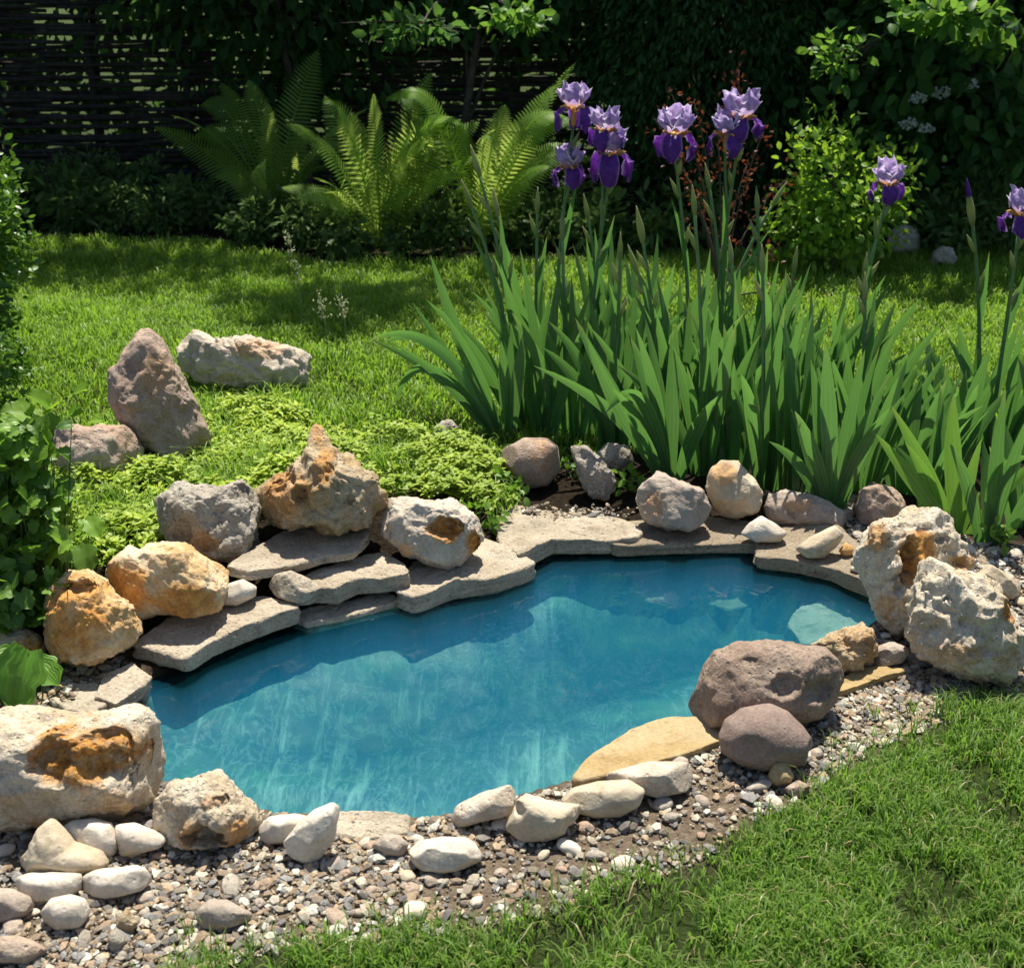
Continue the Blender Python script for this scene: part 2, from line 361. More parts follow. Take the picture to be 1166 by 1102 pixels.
ed_ = np.concatenate([wq[:, [i, (i+1) % 4]] for i in range(4)]); key = ed_[:, 0]*nw+ed_[:, 1]; rk = ed_[:, 1]*nw+ed_[:, 0]; be = ed_[~np.isin(key, rk)]
WV = np.concatenate([np.c_[lp[us], np.full(nw, WZ)], np.c_[lp[us], np.full(nw, -.75)]])
props(add('water', WV, [wq, wq[:, ::-1]+nw, np.c_[be[:, 1], be[:, 0], be[:, 0]+nw, be[:, 1]+nw]], m, origin=(0, 2.5, WZ), smooth=False), kind='structure')

# ------------------------------------------------------------------ stones
def radial(poly, cen, n):
    th = np.arange(n)*2*math.pi/n; d = np.c_[np.cos(th), np.sin(th)]; best = np.zeros(n); q = np.asarray(poly, float)-cen
    for i in range(len(q)):
        a, b2 = q[i], q[(i+1) % len(q)]; e = b2-a; den = d[:, 0]*e[1]-d[:, 1]*e[0]; den = np.where(abs(den) < 1e-12, 1e-12, den)
        tt = (a[0]*e[1]-a[1]*e[0])/den; s = (a[0]*d[:, 1]-a[1]*d[:, 0])/den
        best = np.where((s >= -1e-6) & (s <= 1+1e-6) & (tt > best), tt, best)
    k = max(1, n//120); ker = np.ones(2*k+1)/(2*k+1)
    return np.convolve(np.concatenate([best[-k:], best, best[:k]]), ker, 'valid')
def centroid(p):
    p = np.asarray(p, float); q = np.roll(p, -1, 0); cr = p[:, 0]*q[:, 1]-q[:, 0]*p[:, 1]; A = cr.sum()/2
    return np.array([((p[:, 0]+q[:, 0])*cr).sum(), ((p[:, 1]+q[:, 1])*cr).sum()])/(6*A)
_seed = [10]
def rock(label, out, mat, name='rock', cat='rock', depth=.9, z=None, rough=.05, freq=2.0, crag=0.0, facets=8, e=.85, sub=5, pits=(), stains=(), group=None, clip=.86, allst=0.0, cen=None):
    _seed[0] += 1; sd = _seed[0]; r_ = np.random.RandomState(sd)
    out = np.asarray(out, float); lo = out[out[:, 1].argmax()]; g = P(lo[0], lo[1], z) if z is not None else PT(lo[0], lo[1])
    D0 = (g-CAM)@FWD; k = D0/FPX; c = np.asarray(cen, float) if cen else centroid(out)
    poly = (out-c)*np.array([k, -k]); nth = 360; R = radial(poly, np.zeros(2), nth)
    n, F = ico(sub); th = np.arctan2(n[:, 1], n[:, 0]) % (2*math.pi); fi = th/(2*math.pi)*nth; i0 = fi.astype(int) % nth; fr = fi-np.floor(fi)
    Rt = R[i0]*(1-fr)+R[(i0+1) % nth]*fr
    s = np.hypot(n[:, 0], n[:, 1]); tz = n[:, 2]
    W = np.ptp(poly[:, 0]); H = np.ptp(poly[:, 1]); size = math.sqrt(W*H); D = .5*depth*size
    s2 = s**e; t2 = np.sign(tz)*np.abs(tz)**e
    L = np.c_[np.cos(th)*Rt*s2, np.sin(th)*Rt*s2, t2*D]
    for _ in range(int(facets*1.6)):                                   # flat broken faces
        q = r_.normal(size=3); q[2] = abs(q[2])*.9+.25; q[1] = q[1]*.55-.05; q /= np.linalg.norm(q)
        pr = L@q; of = pr.max()*r_.uniform(clip-.04, .96); L -= np.maximum(pr-of, 0)[:, None]*q*.96
    dirn = unit(L/np.array([max(W, .01), max(H, .01), max(2*D, .01)]))
    d = rough*size*fbm(L/size*freq, sd, 5, .52)
    if crag: d = d+crag*size*1.15*(ridged(L/size*freq*1.5, sd+50, 4)-.35)+crag*size*.35*np.round(3*fbm(L/size*freq*1.3, sd+80, 3))/3
    if crag:
        Wp = L/size*3.1+.35*np.c_[pn(L/size*4, sd), pn(L/size*4, sd+1), pn(L/size*4, sd+2)]; gp_, ci = worley(Wp, sd)
        d = d+size*crag*(.40*(ci-.5)*sstep(0, .25, gp_)-.22*sstep(.08, .0, gp_))
        ho = ridged(L/size*6.5, sd+140, 3); d = d-size*crag*.22*sstep(.30, .5, ho)
    if rough > .035: d = d+.012*size*fbm(L/size*11, sd+31, 4, .6)
    L = L+dirn*d[:, None]
    px = L[:, 0]/k+c[0]; py = -L[:, 1]/k+c[1]; st = np.full(len(L), float(allst)); front = L[:, 2] > -.1*D
    wob = 1+.5*fbm(L/size*6, sd+9, 5, .6)
    for (u, vv, ru, rv, dp) in pits:
        q = np.hypot((px-u)/ru, (py-vv)/rv)*wob; L[:, 2] -= np.where(front, dp*sstep(1.05, .5, q)*(.8+.5*fbm(L/size*9, sd+u, 4)), 0)
    for (u, vv, ru, rv, a) in stains:
        q = np.hypot((px-u)/ru, (py-vv)/rv)*wob; st = np.maximum(st, np.where(front, a*sstep(1.1, .6, q), 0))
    if len(stains): L = L+dirn*(st*.030*size*ridged(L/size*13, sd+71, 4))[:, None]*(1 if crag else .4)
    C = CAM + ray(c[0], c[1])*D0
    V = C + L[:, :1]*RGT + L[:, 1:2]*UPV - L[:, 2:3]*FWD
    ob = add(name, V, [F], mat, attrs={'stain': st}); ob.location  # noqa
    return props(ob, label, cat, group)
def slab(label, out, mat, z, thick, rough=.006, name='stone_slab', cat='slab', group=None):
    _seed[0] += 1; sd = _seed[0]
    top = np.array([P(u, v, z)[:2] for u, v in out]); c = centroid(top); n = 160; R = radial(top-c, np.zeros(2), n); th = np.arange(n)*2*math.pi/n
    R = R*(1+.018*fbm(np.c_[np.cos(th)*4, np.sin(th)*4, th*0], sd, 5)+.009*np.round(2.5*fbm(np.c_[np.cos(th)*9, np.sin(th)*9, th*0], sd+3, 2)))
    prof = [(.15, 0), (.3, 0), (.45, 0), (.58, 0), (.7, 0), (.8, 0), (.88, 0), (.95, 0), (.992, -.015), (1.0, -.12), (1.0, -.3), (1.0, -.42), (1.0, -.55), (1.0, -.68), (1.0, -.8), (.985, -.92), (.95, -1), (.6, -1), (.2, -1)]
    V = [[c[0], c[1], z]]
    for f, dz in prof:
        for j in range(n): V.append([c[0]+math.cos(th[j])*R[j]*f, c[1]+math.sin(th[j])*R[j]*f, z+dz*thick])
    V.append([c[0], c[1], z-thick]); V = np.array(V)
    lay = np.round((V[:, 2]-z)/thick*5)/5
    side = (V[:, 2] < z-.02*thick) & (V[:, 2] > z-.97*thick)
    ln = fbm(np.c_[V[:, :2]*14, lay*9], sd+5, 4); rad = unit(np.c_[V[:, :2]-c, np.zeros(len(V))])
    V = V+rad*(np.where(side, .012*ln, 0))[:, None]
    stp = fbm(np.c_[V[:, :2]*7, V[:, 2]*0], sd, 5); stp = np.round(stp*3)/3*.6+stp*.5
    V[:, 2] += np.where(V[:, 2] > z-.2*thick, rough*1.6*stp, rough*.5*stp)
    m_ = len(prof); F = []
    ring = lambda i: 1+i*n+np.arange(n)
    for i in range(m_-1):
        a, b2 = ring(i), ring(i+1); F.append(np.c_[a, b2, np.roll(b2, -1), np.roll(a, -1)])
    a = ring(0); T = [np.c_[np.zeros(n, int), a, np.roll(a, -1)]]; a = ring(m_-1); T.append(np.c_[np.full(n, len(V)-1), np.roll(a, -1), a])
    ob = add(name, V, [np.concatenate(F), np.concatenate(T)], mat, attrs={'stain': np.zeros(len(V))})
    return props(ob, label, cat, group)

# slabs round the water
GS = 'flat stone slabs round the water'
slab('large pale slab jutting over the water under the orange block, left bank', [(150, 733), (180, 712), (205, 690), (270, 676), (300, 679), (347, 690), (318, 699), (270, 717), (240, 729), (213, 747)], M['slab'], .035, .040, group=GS)
slab('long grey-brown slab carrying the pointed tan rock', [(255, 646), (295, 622), (331, 600), (420, 598), (418, 612), (403, 627), (370, 632), (331, 645), (286, 652)], M['slab'], .095, .022, group=GS)
slab('thick layered slab stepping down to the water, right of the small tan block', [(345, 656), (385, 640), (418, 627), (436, 627), (460, 641), (466, 653), (436, 655), (406, 658), (382, 670), (352, 668)], M['slab'], .055, .042, group=GS)
slab('thin sliver of slab at the waterline below the thick layered slab', [(332, 702), (350, 680), (430, 664), (456, 684), (410, 695), (349, 709)], M['slab'], -.008, .03, group=GS)
slab('rough edged slab under the white rock with the orange hollow', [(449, 672), (470, 640), (545, 612), (576, 622), (612, 640), (570, 656), (510, 666), (472, 680)], M['slab'], .02, .045, rough=.01, group=GS)
slab('broad tan slab at the back of the pond below the round brown stone', [(565, 612), (572, 585), (584, 574), (630, 577), (663, 586), (707, 589), (733, 602), (726, 612), (657, 614), (630, 614), (592, 634)], M['slab'], .026, .041, rough=.009, group=GS)
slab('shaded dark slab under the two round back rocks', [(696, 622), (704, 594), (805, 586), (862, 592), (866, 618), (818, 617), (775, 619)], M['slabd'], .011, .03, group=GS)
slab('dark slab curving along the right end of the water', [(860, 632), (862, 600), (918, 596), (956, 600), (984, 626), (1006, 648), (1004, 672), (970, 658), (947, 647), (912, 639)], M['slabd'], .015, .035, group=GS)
slab('small grey slab with pebbles on it, beside the round leaf', [(54, 793), (70, 776), (110, 776), (128, 797), (106, 813), (76, 807)], M['slab'], .02, .03, group=GS)
slab('small pale slab touching the left tip of the water', [(108, 792), (118, 768), (150, 752), (172, 768), (162, 780), (132, 803)], M['slab'], .028, .03, group=GS)
slab('smooth yellow slab sloping into the water below the brown boulder', [(645, 890), (668, 862), (720, 830), (764, 815), (826, 812), (832, 838), (770, 862), (737, 870), (682, 884)], M['yslab'], .022, .06, rough=.004, group=GS)
slab('narrow brown slab at the front edge right of the upright white stone', [(376, 948), (384, 922), (423, 922), (466, 928), (464, 947), (410, 953)], M['slab'], .012, .05, group=GS)
slab('thin tan slab under the ridged ochre rock on the right bank', [(952, 776), (978, 760), (1023, 757), (1033, 761), (991, 774), (955, 788)], M['yslab'], .015, .025, group=GS)

# large rocks
rock('tall pointed grey-pink standing stone on the lawn edge', [(152, 381), (169, 370), (180, 378), (188, 392), (196, 413), (215, 435), (226, 460), (233, 480), (243, 502), (235, 520), (200, 525), (163, 515), (142, 495), (128, 462), (119, 433), (136, 417), (142, 400)], M['pink'], name='standing_stone', cat='standing stone', depth=.75, rough=.06, crag=.05, facets=8, sub=6, clip=.8, e=1.0, stains=[(185, 430, 18, 30, .25)])
rock('flat topped reddish rock among the leaves at the left', [(56, 490), (82, 484), (144, 486), (153, 500), (161, 514), (163, 532), (150, 548), (110, 552), (80, 545), (64, 520)], M['redtop'], crag=.06, rough=.05, depth=.9, facets=9, z=.07)
rock('craggy grey-white rock lying on the grass behind the standing stone', [(200, 400), (203, 384), (218, 375), (235, 380), (243, 388), (262, 386), (290, 388), (320, 396), (345, 401), (356, 411), (350, 427), (330, 440), (310, 448), (280, 442), (245, 438), (212, 425)], M['white'], crag=.10, rough=.07, depth=.7, facets=8, sub=6, stains=[(300, 400, 30, 14, .4)])
rock('grey pitted block beside the pointed tan rock', [(176, 568), (190, 552), (207, 547), (226, 553), (250, 554), (272, 549), (283, 554), (292, 571), (299, 596), (297, 623), (286, 635), (261, 640), (231, 634), (201, 618), (183, 604)], M['grey'], z=.06, depth=.9, rough=.07, crag=.07, facets=9, sub=6, pits=[(215, 606, 13, 16, .03), (243, 618, 18, 9, .015), (277, 563, 8, 12, .012)], stains=[(240, 615, 20, 15, .45)])
rock('pointed tan pyramid rock full of pits on its slab', [(352, 497), (361, 487), (370, 495), (376, 510), (394, 522), (409, 534), (427, 543), (434, 561), (439, 576), (430, 594), (418, 603), (394, 608), (364, 604), (334, 603), (316, 597), (301, 582), (291, 570), (295, 560), (310, 553), (325, 540), (339, 522), (348, 510)], M['tan'], z=.095, depth=.85, rough=.08, crag=.10, facets=8, sub=6, cen=(367, 562),
     pits=[(350, 562, 9, 12, .03), (325, 556, 8, 9, .02), (380, 540, 7, 14, .018), (405, 570, 7, 6, .015)], stains=[(335, 560, 34, 30, .7), (375, 530, 12, 25, .7), (362, 495, 8, 12, .7)])
rock('white rock with a deep orange hollow on the far bank', [(427, 595), (436, 582), (441, 568), (472, 566), (520, 571), (541, 588), (549, 612), (540, 630), (529, 641), (511, 647), (487, 643), (466, 635), (448, 621), (436, 609)], M['white'], z=.02, depth=.85, rough=.05, crag=.05, facets=10, sub=6, pits=[(508, 601, 22, 13, .05), (538, 616, 9, 14, .03)], stains=[(508, 602, 25, 16, 1), (539, 617, 11, 17, 1), (463, 625, 8, 10, .5)])
rock('orange and cream angular block on the big left slab', [(112, 657), (123, 633), (135, 619), (147, 620), (155, 630), (168, 620), (192, 616), (210, 619), (228, 633), (252, 642), (264, 654), (256, 674), (250, 695), (222, 702), (192, 697), (174, 700), (153, 711), (136, 692), (118, 672)], M['ochre'], z=.035, depth=.85, rough=.05, crag=.04, facets=12, sub=6, clip=.8, cen=(186, 662), stains=[(148, 668, 38, 34, .85), (218, 682, 48, 20, .9), (130, 650, 15, 14, .3)])
rock('squat orange rock with crumbly top at the left edge of the pond', [(50, 702), (60, 672), (80, 654), (100, 649), (118, 662), (132, 682), (147, 692), (156, 722), (147, 736), (126, 748), (105, 760), (81, 761), (60, 751), (50, 728)], M['ochre'], z=.02, depth=.95, rough=.06, crag=.06, facets=9, sub=6, pits=[(98, 668, 22, 8, .025)], stains=[(95, 690, 46, 42, .9), (85, 730, 30, 22, .6)])
rock('crumbly white and rust rock behind the big round leaf, left edge', [(-14, 740), (-8, 718), (10, 712), (28, 714), (42, 722), (50, 742), (44, 765), (10, 772), (-10, 765)], M['crag'], crag=.07, depth=.9, facets=6, stains=[(35, 740, 16, 20, .9)])
rock('small smooth white stone wedged beside the orange block', [(249, 688), (254, 666), (276, 659), (292, 668), (291, 679), (270, 690)], M['marble'], name='cobble', cat='stone', z=.035, depth=.9, rough=.02, facets=2, sub=4)
rock('small tan block on the bank between the slabs', [(303, 667), (313, 653), (331, 650), (352, 659), (368, 671), (380, 679), (364, 689), (340, 688), (316, 680)], M['slab'], z=.02, depth=.9, facets=10, rough=.04, clip=.78)
rock('huge white rock with an orange crumbling cavity, front left corner', [(-48, 850), (-25, 820), (0, 809), (45, 813), (72, 816), (100, 818), (129, 811), (137, 803), (153, 800), (171, 812), (181, 831), (184, 858), (188, 885), (181, 899), (168, 914), (160, 927), (129, 936), (90, 934), (54, 936), (0, 940), (-40, 930), (-55, 890)], M['crag'], depth=.75, rough=.05, crag=.045, facets=10, sub=6, name='boulder', cat='boulder',
     pits=[(80, 856, 22, 26, .028), (138, 862, 32, 24, .036), (128, 832, 26, 9, .016), (88, 876, 14, 10, .02)], stains=[(112, 852, 64, 38, 1), (140, 905, 26, 20, .5), (90, 925, 60, 8, .4)])
rock('pale wedge rock with a dark hollow at the near left edge of the water', [(162, 923), (184, 908), (192, 893), (228, 884), (246, 878), (261, 890), (273, 907), (284, 917), (296, 940), (288, 950), (270, 959), (240, 960), (216, 962), (186, 956), (170, 938)], M['crag'], depth=.9, rough=.06, crag=.05, facets=10, sub=6, pits=[(240, 943, 24, 13, .05), (256, 908, 12, 8, .02)], stains=[(222, 940, 14, 18, .6), (268, 942, 20, 18, .8), (250, 905, 14, 8, .5)])
rock('big brown pitted boulder on the near right rim of the pond', [(782, 812), (790, 790), (801, 760), (815, 741), (843, 732), (877, 728), (911, 734), (939, 738), (957, 755), (961, 779), (950, 800), (929, 816), (901, 824), (870, 826), (826, 826), (798, 827)], M['brown'], name='boulder', cat='boulder', depth=.85, rough=.045, crag=.025, facets=4, sub=6, pits=[(884, 772, 22, 14, .018), (925, 782, 26, 16, .022), (848, 748, 10, 5, .006)])
rock('smooth rounded mauve boulder in front of the big brown one', [(818, 839), (826, 820), (846, 807), (878, 801), (898, 810), (915, 826), (925, 842), (922, 863), (905, 873), (867, 877), (839, 869), (822, 857)], M['mauve'], name='boulder', cat='boulder', depth=.95, rough=.02, facets=2, e=.95)
rock('tall cream rock with a rust coloured vertical cleft at the right end of the pond', [(979, 636), (986, 616), (998, 596), (1011, 591), (1023, 592), (1027, 584), (1043, 574), (1063, 578), (1079, 595), (1086, 614), (1097, 630), (1106, 650), (1108, 680), (1090, 712), (1060, 730), (1035, 728), (1006, 710), (994, 692), (993, 668), (984, 650)], M['crag'], name='boulder', cat='boulder', z=0.0, depth=.85, rough=.06, crag=.08, facets=7, sub=6,
     pits=[(1021, 640, 9, 32, .05), (1012, 662, 8, 16, .03), (1058, 612, 18, 5, .016), (1085, 640, 10, 5, .014)], stains=[(1032, 636, 22, 44, .95), (1035, 680, 24, 24, .9), (1090, 640, 22, 10, .75), (992, 610, 12, 18, .6), (1003, 690, 10, 20, .5)])
rock('pitted white rock leaning against the tall cream one, right edge', [(1043, 690), (1048, 660), (1056, 643), (1068, 640), (1084, 650), (1107, 654), (1130, 668), (1147, 691), (1154, 720), (1166, 741), (1169, 770), (1150, 780), (1121, 772), (1092, 770), (1063, 760), (1047, 746), (1040, 722)], M['crag'], name='boulder', cat='boulder', depth=.95, rough=.06, crag=.09, facets=6, sub=6,
     pits=[(1131, 690, 13, 12, .022), (1083, 703, 9, 7, .018), (1100, 735, 22, 6, .016), (1070, 680, 6, 5, .01)], stains=[(1132, 690, 16, 14, .95), (1080, 738, 30, 12, .5), (1130, 745, 26, 12, .4)])
rock('ridged ochre rock between the brown boulder and the tall cream rock', [(918, 736), (947, 724), (982, 711), (996, 721), (996, 742), (992, 758), (965, 768), (945, 760)], M['tan'], depth=.8, rough=.06, crag=.12, facets=7, stains=[(975, 730, 30, 20, .4)])
rock('small grey stone at the foot of the tall cream rock', [(992, 738), (1017, 730), (1039, 741), (1025, 755), (994, 762)], M['taupe'], depth=.9, facets=8, rough=.05)
rock('long cream stone half hidden behind the pitted white rock', [(1111, 655), (1127, 642), (1150, 656), (1164, 669), (1161, 684), (1139, 682), (1121, 668)], M['cream'], depth=.8, facets=8, rough=.04)
rock('pinkish lumpy rock on the back slab, left of the yellow one', [(724, 570), (731, 548), (750, 536), (768, 546), (799, 557), (810, 579), (803, 595), (787, 604), (756, 605), (733, 592)], M['taupe'], z=.015, depth=.9, rough=.06, crag=.05, facets=9, stains=[(742, 575, 12, 18, .5)])
rock('rounded yellowish rock on the back slab', [(803, 555), (808, 536), (821, 524), (839, 525), (858, 544), (868, 560), (865, 582), (843, 592), (821, 587), (811, 571)], M['cream'], z=.015, depth=.95, rough=.05, crag=.03, facets=10, stains=[(822, 540, 16, 14, .55), (830, 575, 20, 10, .3)])
rock('small smooth white stone below the yellowish back rock', [(843, 608), (852, 596), (867, 587), (880, 594), (897, 607), (887, 617), (861, 618)], M['marble'], name='cobble', cat='stone', z=.015, depth=.8, rough=.03, facets=3, sub=4)
rock('long knobbly grey-tan rock at the foot of the iris leaves', [(871, 577), (877, 563), (895, 557), (918, 563), (941, 569), (968, 587), (964, 600), (933, 599), (912, 601), (877, 595)], M['taupe'], depth=.7, rough=.06, crag=.05, facets=6, pits=[(900, 580, 12, 8, .015)], stains=[(905, 575, 20, 12, .3)])
rock('slanting pale grey stone lying on the right back slab', [(904, 626), (924, 611), (950, 598), (962, 608), (957, 620), (938, 635), (918, 636)], M['cream'], z=.015, depth=.7, facets=8, rough=.03, sub=4)
rock('dark brown rock in the shade of the right iris leaves', [(974, 578), (981, 558), (996, 549), (1017, 554), (1033, 570), (1027, 588), (999, 598), (979, 598)], M['pink'], depth=.9, facets=10, rough=.05, crag=.04)
rock('round brown stone under the left iris leaves', [(569, 530), (573, 511), (596, 498), (623, 499), (638, 511), (637, 537), (623, 553), (602, 557), (581, 547)], M['pink'], name='boulder', cat='boulder', depth=.95, facets=4, rough=.02, stains=[(618, 520, 14, 22, .3)])
rock('dark cracked triangular rock right of the round brown stone', [(649, 508), (670, 510), (688, 525), (703, 542), (698, 561), (688, 572), (671, 562), (657, 538)], M['grey'], depth=.8, crag=.10, facets=9, rough=.05)
rock('dark low rock half hidden by drooping iris leaves', [(676, 518), (692, 504), (716, 507), (722, 526), (704, 540), (685, 535)], M['grey'], depth=.9, facets=8)
rock('little pale rock at the grass edge left of the iris clump', [(492, 492), (498, 480), (514, 477), (522, 488), (518, 502), (500, 506)], M['grey'], depth=.9, facets=8, crag=.05, sub=4)
# cobbles along the front
rock('triangular beige stone below the huge white rock', [(14, 988), (33, 965), (45, 941), (57, 932), (69, 942), (84, 960), (114, 971), (124, 985), (99, 995), (60, 998), (18, 997)], M['cream'], depth=.7, facets=6, rough=.04, name='cobble', cat='stone')
rock('white oval stone touching the triangular beige one', [(70, 942), (81, 934), (105, 932), (126, 938), (136, 957), (133, 973), (120, 975), (96, 963), (80, 955)], M['marble'], depth=.8, facets=3, rough=.02, name='cobble', cat='stone', sub=4)
rock('white tapered stone pointing right below the wedge rock', [(129, 939), (150, 937), (174, 946), (190, 956), (184, 964), (162, 971), (138, 974), (135, 957)], M['marble'], depth=.8, facets=4, rough=.02, name='cobble', cat='stone', sub=4)
rock('long flat white stone with a straight right end', [(9, 1003), (30, 995), (60, 994), (93, 995), (93, 1015), (69, 1024), (39, 1026), (17, 1016)], M['marble'], depth=.7, facets=6, rough=.025, name='cobble', cat='stone', sub=4)
rock('chunky white stone right of the long flat one', [(92, 998), (105, 991), (132, 989), (153, 985), (165, 989), (174, 1004), (160, 1013), (135, 1020), (118, 1022), (95, 1016)], M['marble'], depth=.75, facets=8, rough=.04, name='cobble', cat='stone', sub=4)
rock('brown grey stone cut by the left picture edge', [(-22, 1020), (-9, 1012), (12, 1013), (33, 1022), (39, 1036), (18, 1047), (-9, 1049), (-24, 1036)], M['taupe'], depth=.8, facets=5, rough=.02, name='cobble', cat='stone', sub=4)
rock('white egg shaped stone with a grass blade across it', [(47, 1037), (57, 1023), (78, 1019), (96, 1024), (103, 1038), (94, 1054), (66, 1058), (49, 1049)], M['marble'], depth=.8, facets=3, rough=.015, name='cobble', cat='stone', sub=4)
rock('rusty brown stone in the bottom left corner', [(-12, 1076), (0, 1066), (18, 1067), (39, 1073), (55, 1084), (46, 1096), (18, 1096), (-8, 1092)], M['redtop'], depth=.8, facets=7, rough=.03, name='cobble', cat='stone', sub=4)
rock('taupe flat stone tapering right in the front gravel', [(220, 1040), (237, 1024), (258, 1025), (289, 1041), (283, 1049), (255, 1057), (232, 1057)], M['taupe'], depth=.7, facets=6, rough=.02, name='cobble', cat='stone', sub=4)
rock('small ochre stone in the front left gravel', [(131, 1045), (144, 1034), (157, 1050), (150, 1061), (134, 1055)], M['tan'], depth=.9, facets=6, name='cobble', cat='stone', sub=4)
rock('small blue grey stone left of the taupe flat one', [(122, 1063), (132, 1058), (145, 1071), (141, 1082), (127, 1082)], M['grey'], depth=.9, facets=3, rough=.02, name='cobble', cat='stone', sub=4)
rock('rounded white grey stone tucked behind the upright white one', [(294, 942), (305, 930), (335, 927), (352, 930), (347, 945), (327, 958), (310, 962), (297, 955)], M['marble'], depth=.8, facets=4, rough=.02, name='cobble', cat='stone', sub=4)
rock('upright pointed bright white stone at the front rim', [(320, 962), (338, 938), (358, 922), (379, 913), (388, 919), (383, 940), (381, 956), (365, 977), (348, 984), (333, 976)], M['marble'], depth=.6, facets=6, rough=.02, name='cobble', cat='stone', clip=.8)
rock('grey round stone below the narrow brown slab', [(422, 963), (437, 949), (454, 951), (466, 961), (460, 973), (437, 974)], M['taupe'], depth=.9, facets=3, name='cobble', cat='stone', sub=4)
rock('flat white stone lying alone on the front gravel', [(464, 968), (475, 958), (502, 954), (530, 954), (541, 961), (551, 977), (537, 985), (506, 993), (480, 990), (468, 979)], M['marble'], depth=.8, facets=7, rough=.03, name='cobble', cat='stone')
rock('slanting grey beige stone on the front rim, left of the paired lump', [(508, 932), (520, 917), (547, 904), (581, 893), (588, 903), (583, 926), (561, 932), (533, 939), (512, 942)], M['white'], depth=.7, facets=6, rough=.03, name='cobble', cat='stone')
rock('lumpy cream stone at the front rim with a notch in its side', [(575, 944), (584, 926), (588, 912), (598, 905), (629, 912), (665, 918), (663, 931), (648, 938), (643, 949), (622, 955), (592, 957)], M['cream'], depth=.8, facets=5, rough=.05, crag=.02, name='cobble', cat='stone', pits=[(590, 918, 7, 9, .02)])
rock('smooth cream oval stone below the yellow slab', [(638, 911), (651, 898), (682, 890), (716, 888), (735, 899), (728, 916), (706, 929), (675, 930), (647, 922)], M['cream'], depth=.75, facets=2, rough=.012, name='cobble', cat='stone')
rock('slanting grey flat stone between the yellow slab and the cream oval', [(672, 890), (706, 876), (737, 869), (785, 868), (793, 882), (787, 898), (750, 908), (728, 902), (700, 895)], M['white'], depth=.8, facets=9, rough=.03, clip=.78, name='cobble', cat='stone')
rock('small tan cube of stone in front of the mauve boulder', [(874, 887), (880, 867), (894, 866), (904, 882), (899, 894), (881, 898)], M['yslab'], depth=.9, facets=10, clip=.75, name='cobble', cat='stone', sub=4)
rock('small pinkish stone at the grass edge beside the tan cube', [(892, 898), (910, 888), (924, 896), (917, 907), (900, 908)], M['pink'], depth=.9, facets=6, name='cobble', cat='stone', sub=4)
rock('tiny white pebble on the dark right slab, nearer the tall cream rock', [(967, 648), (976, 642), (987, 648), (978, 654)], M['marble'], name='pebble', cat='pebble', z=.015, facets=1, rough=.02, sub=3)
rock('tiny pale pebble above another at the end of the dark right slab', [(968, 638), (975, 631), (982, 637), (976, 644)], M['cream'], name='pebble', cat='pebble', z=.015, facets=1, rough=.02, sub=3)
rock('small orange pebble beside the slanting pale grey stone', [(955, 627), (963, 617), (972, 623), (970, 632), (960, 634)], M['ochre'], name='pebble', cat='pebble', z=.015, facets=3, rough=.02, sub=3, allst=.5)
# stones and one dark shape under the water
SB = dict(name='submerged_stone', cat='submerged stone', rough=.012)
slab('pale blue stone seen under the water at the back', [(722, 660), (745, 636), (790, 640), (812, 658), (775, 680), (735, 682)], M['sub'], -.105, .05, **SB)
slab('curved pale stone under the water near the right back slab', [(798, 676), (835, 660), (880, 662), (872, 684), (830, 694)], M['sub'], -.11, .05, **SB)
slab('flat pale stone under the water below the dark right slab', [(845, 652), (880, 644), (925, 652), (920, 668), (870, 668)], M['sub'], -.10, .05, **SB)
slab('turquoise lit stone just under the water beside the tall cream rock', [(896, 710), (912, 690), (955, 682), (1000, 692), (990, 716), (950, 732), (912, 730)], M['sub'], -.072, .05, **SB)
rock('dark long shape on the pond bottom towards the left', [(288, 858), (300, 850), (330, 853), (350, 863), (338, 870), (305, 867)], M['subd'], name='submerged_stone', cat='submerged stone', z=-.185, depth=.7, facets=2)  # flat dark lump following the outline of a long dark shape

# gravel: stuff, and the larger pebbles one by one
PAL = np.array([(.34, .28, .21), (.42, .36, .29), (.22, .17, .13), (.17, .145, .13), (.27, .19, .13), (.54, .49, .42), (.31, .21, .14), (.14, .125, .12), (.22, .20, .19), (.37, .26, .17)])
def scatter(poly, n, r):
    q = np.array(poly); out = []
    while len(out) < n:
        p = r.uniform(q.min(0), q.max(0), size=(n*3, 2)); p = p[inpoly(p, poly)]; out += list(p)
    return np.array(out[:n])
m, t, b, o = newmat('gravel_stone'); c = attr(t, 'tint'); v = t.nodes.new('ShaderNodeTexCoord').outputs['Object']
t.links.new(mixc(t, .6, c.outputs['Color'], mixc(t, ramp(t, noise(t, v, 220, 4, .7), .3, .7), (.6, .6, .6), (1.25, 1.25, 1.25)), 'MULTIPLY'), b.inputs['Base Color']); b.inputs['Roughness'].default_value = .85
bump(t, b, noise(t, v, 300, 4), .4, .002); M['gravel'] = m
r = np.random.RandomState(5)
gpts = scatter(GRAVEL, 40000, r); dd = sdist(gpts, POND); dens = .5+.9*fbm(np.c_[gpts*2.6, gpts[:, 0]*0], 21, 3)
sandy = np.exp(-(((gpts-P(800, 920)[:2])/np.array([.22, .10]))**2).sum(1))+.8*np.exp(-(((gpts-P(650, 985)[:2])/np.array([.14, .07]))**2).sum(1))
keep = (dd > .01) & (r.rand(len(gpts)) < np.clip(dens+.35-.8*sandy, .16, 1)) & (gpts[:, 0] > -1.3) & (gpts[:, 0] < 1.5) & (gpts[:, 1] > 1.25)
sl = np.concatenate([[P(u, v, .03)[:2] for u, v in q] for q in [r.normal((668, 583), (22, 5), (150, 2)), r.normal((610, 578), (14, 3), (50, 2)), r.normal((76, 782), (9, 5), (40, 2))]])
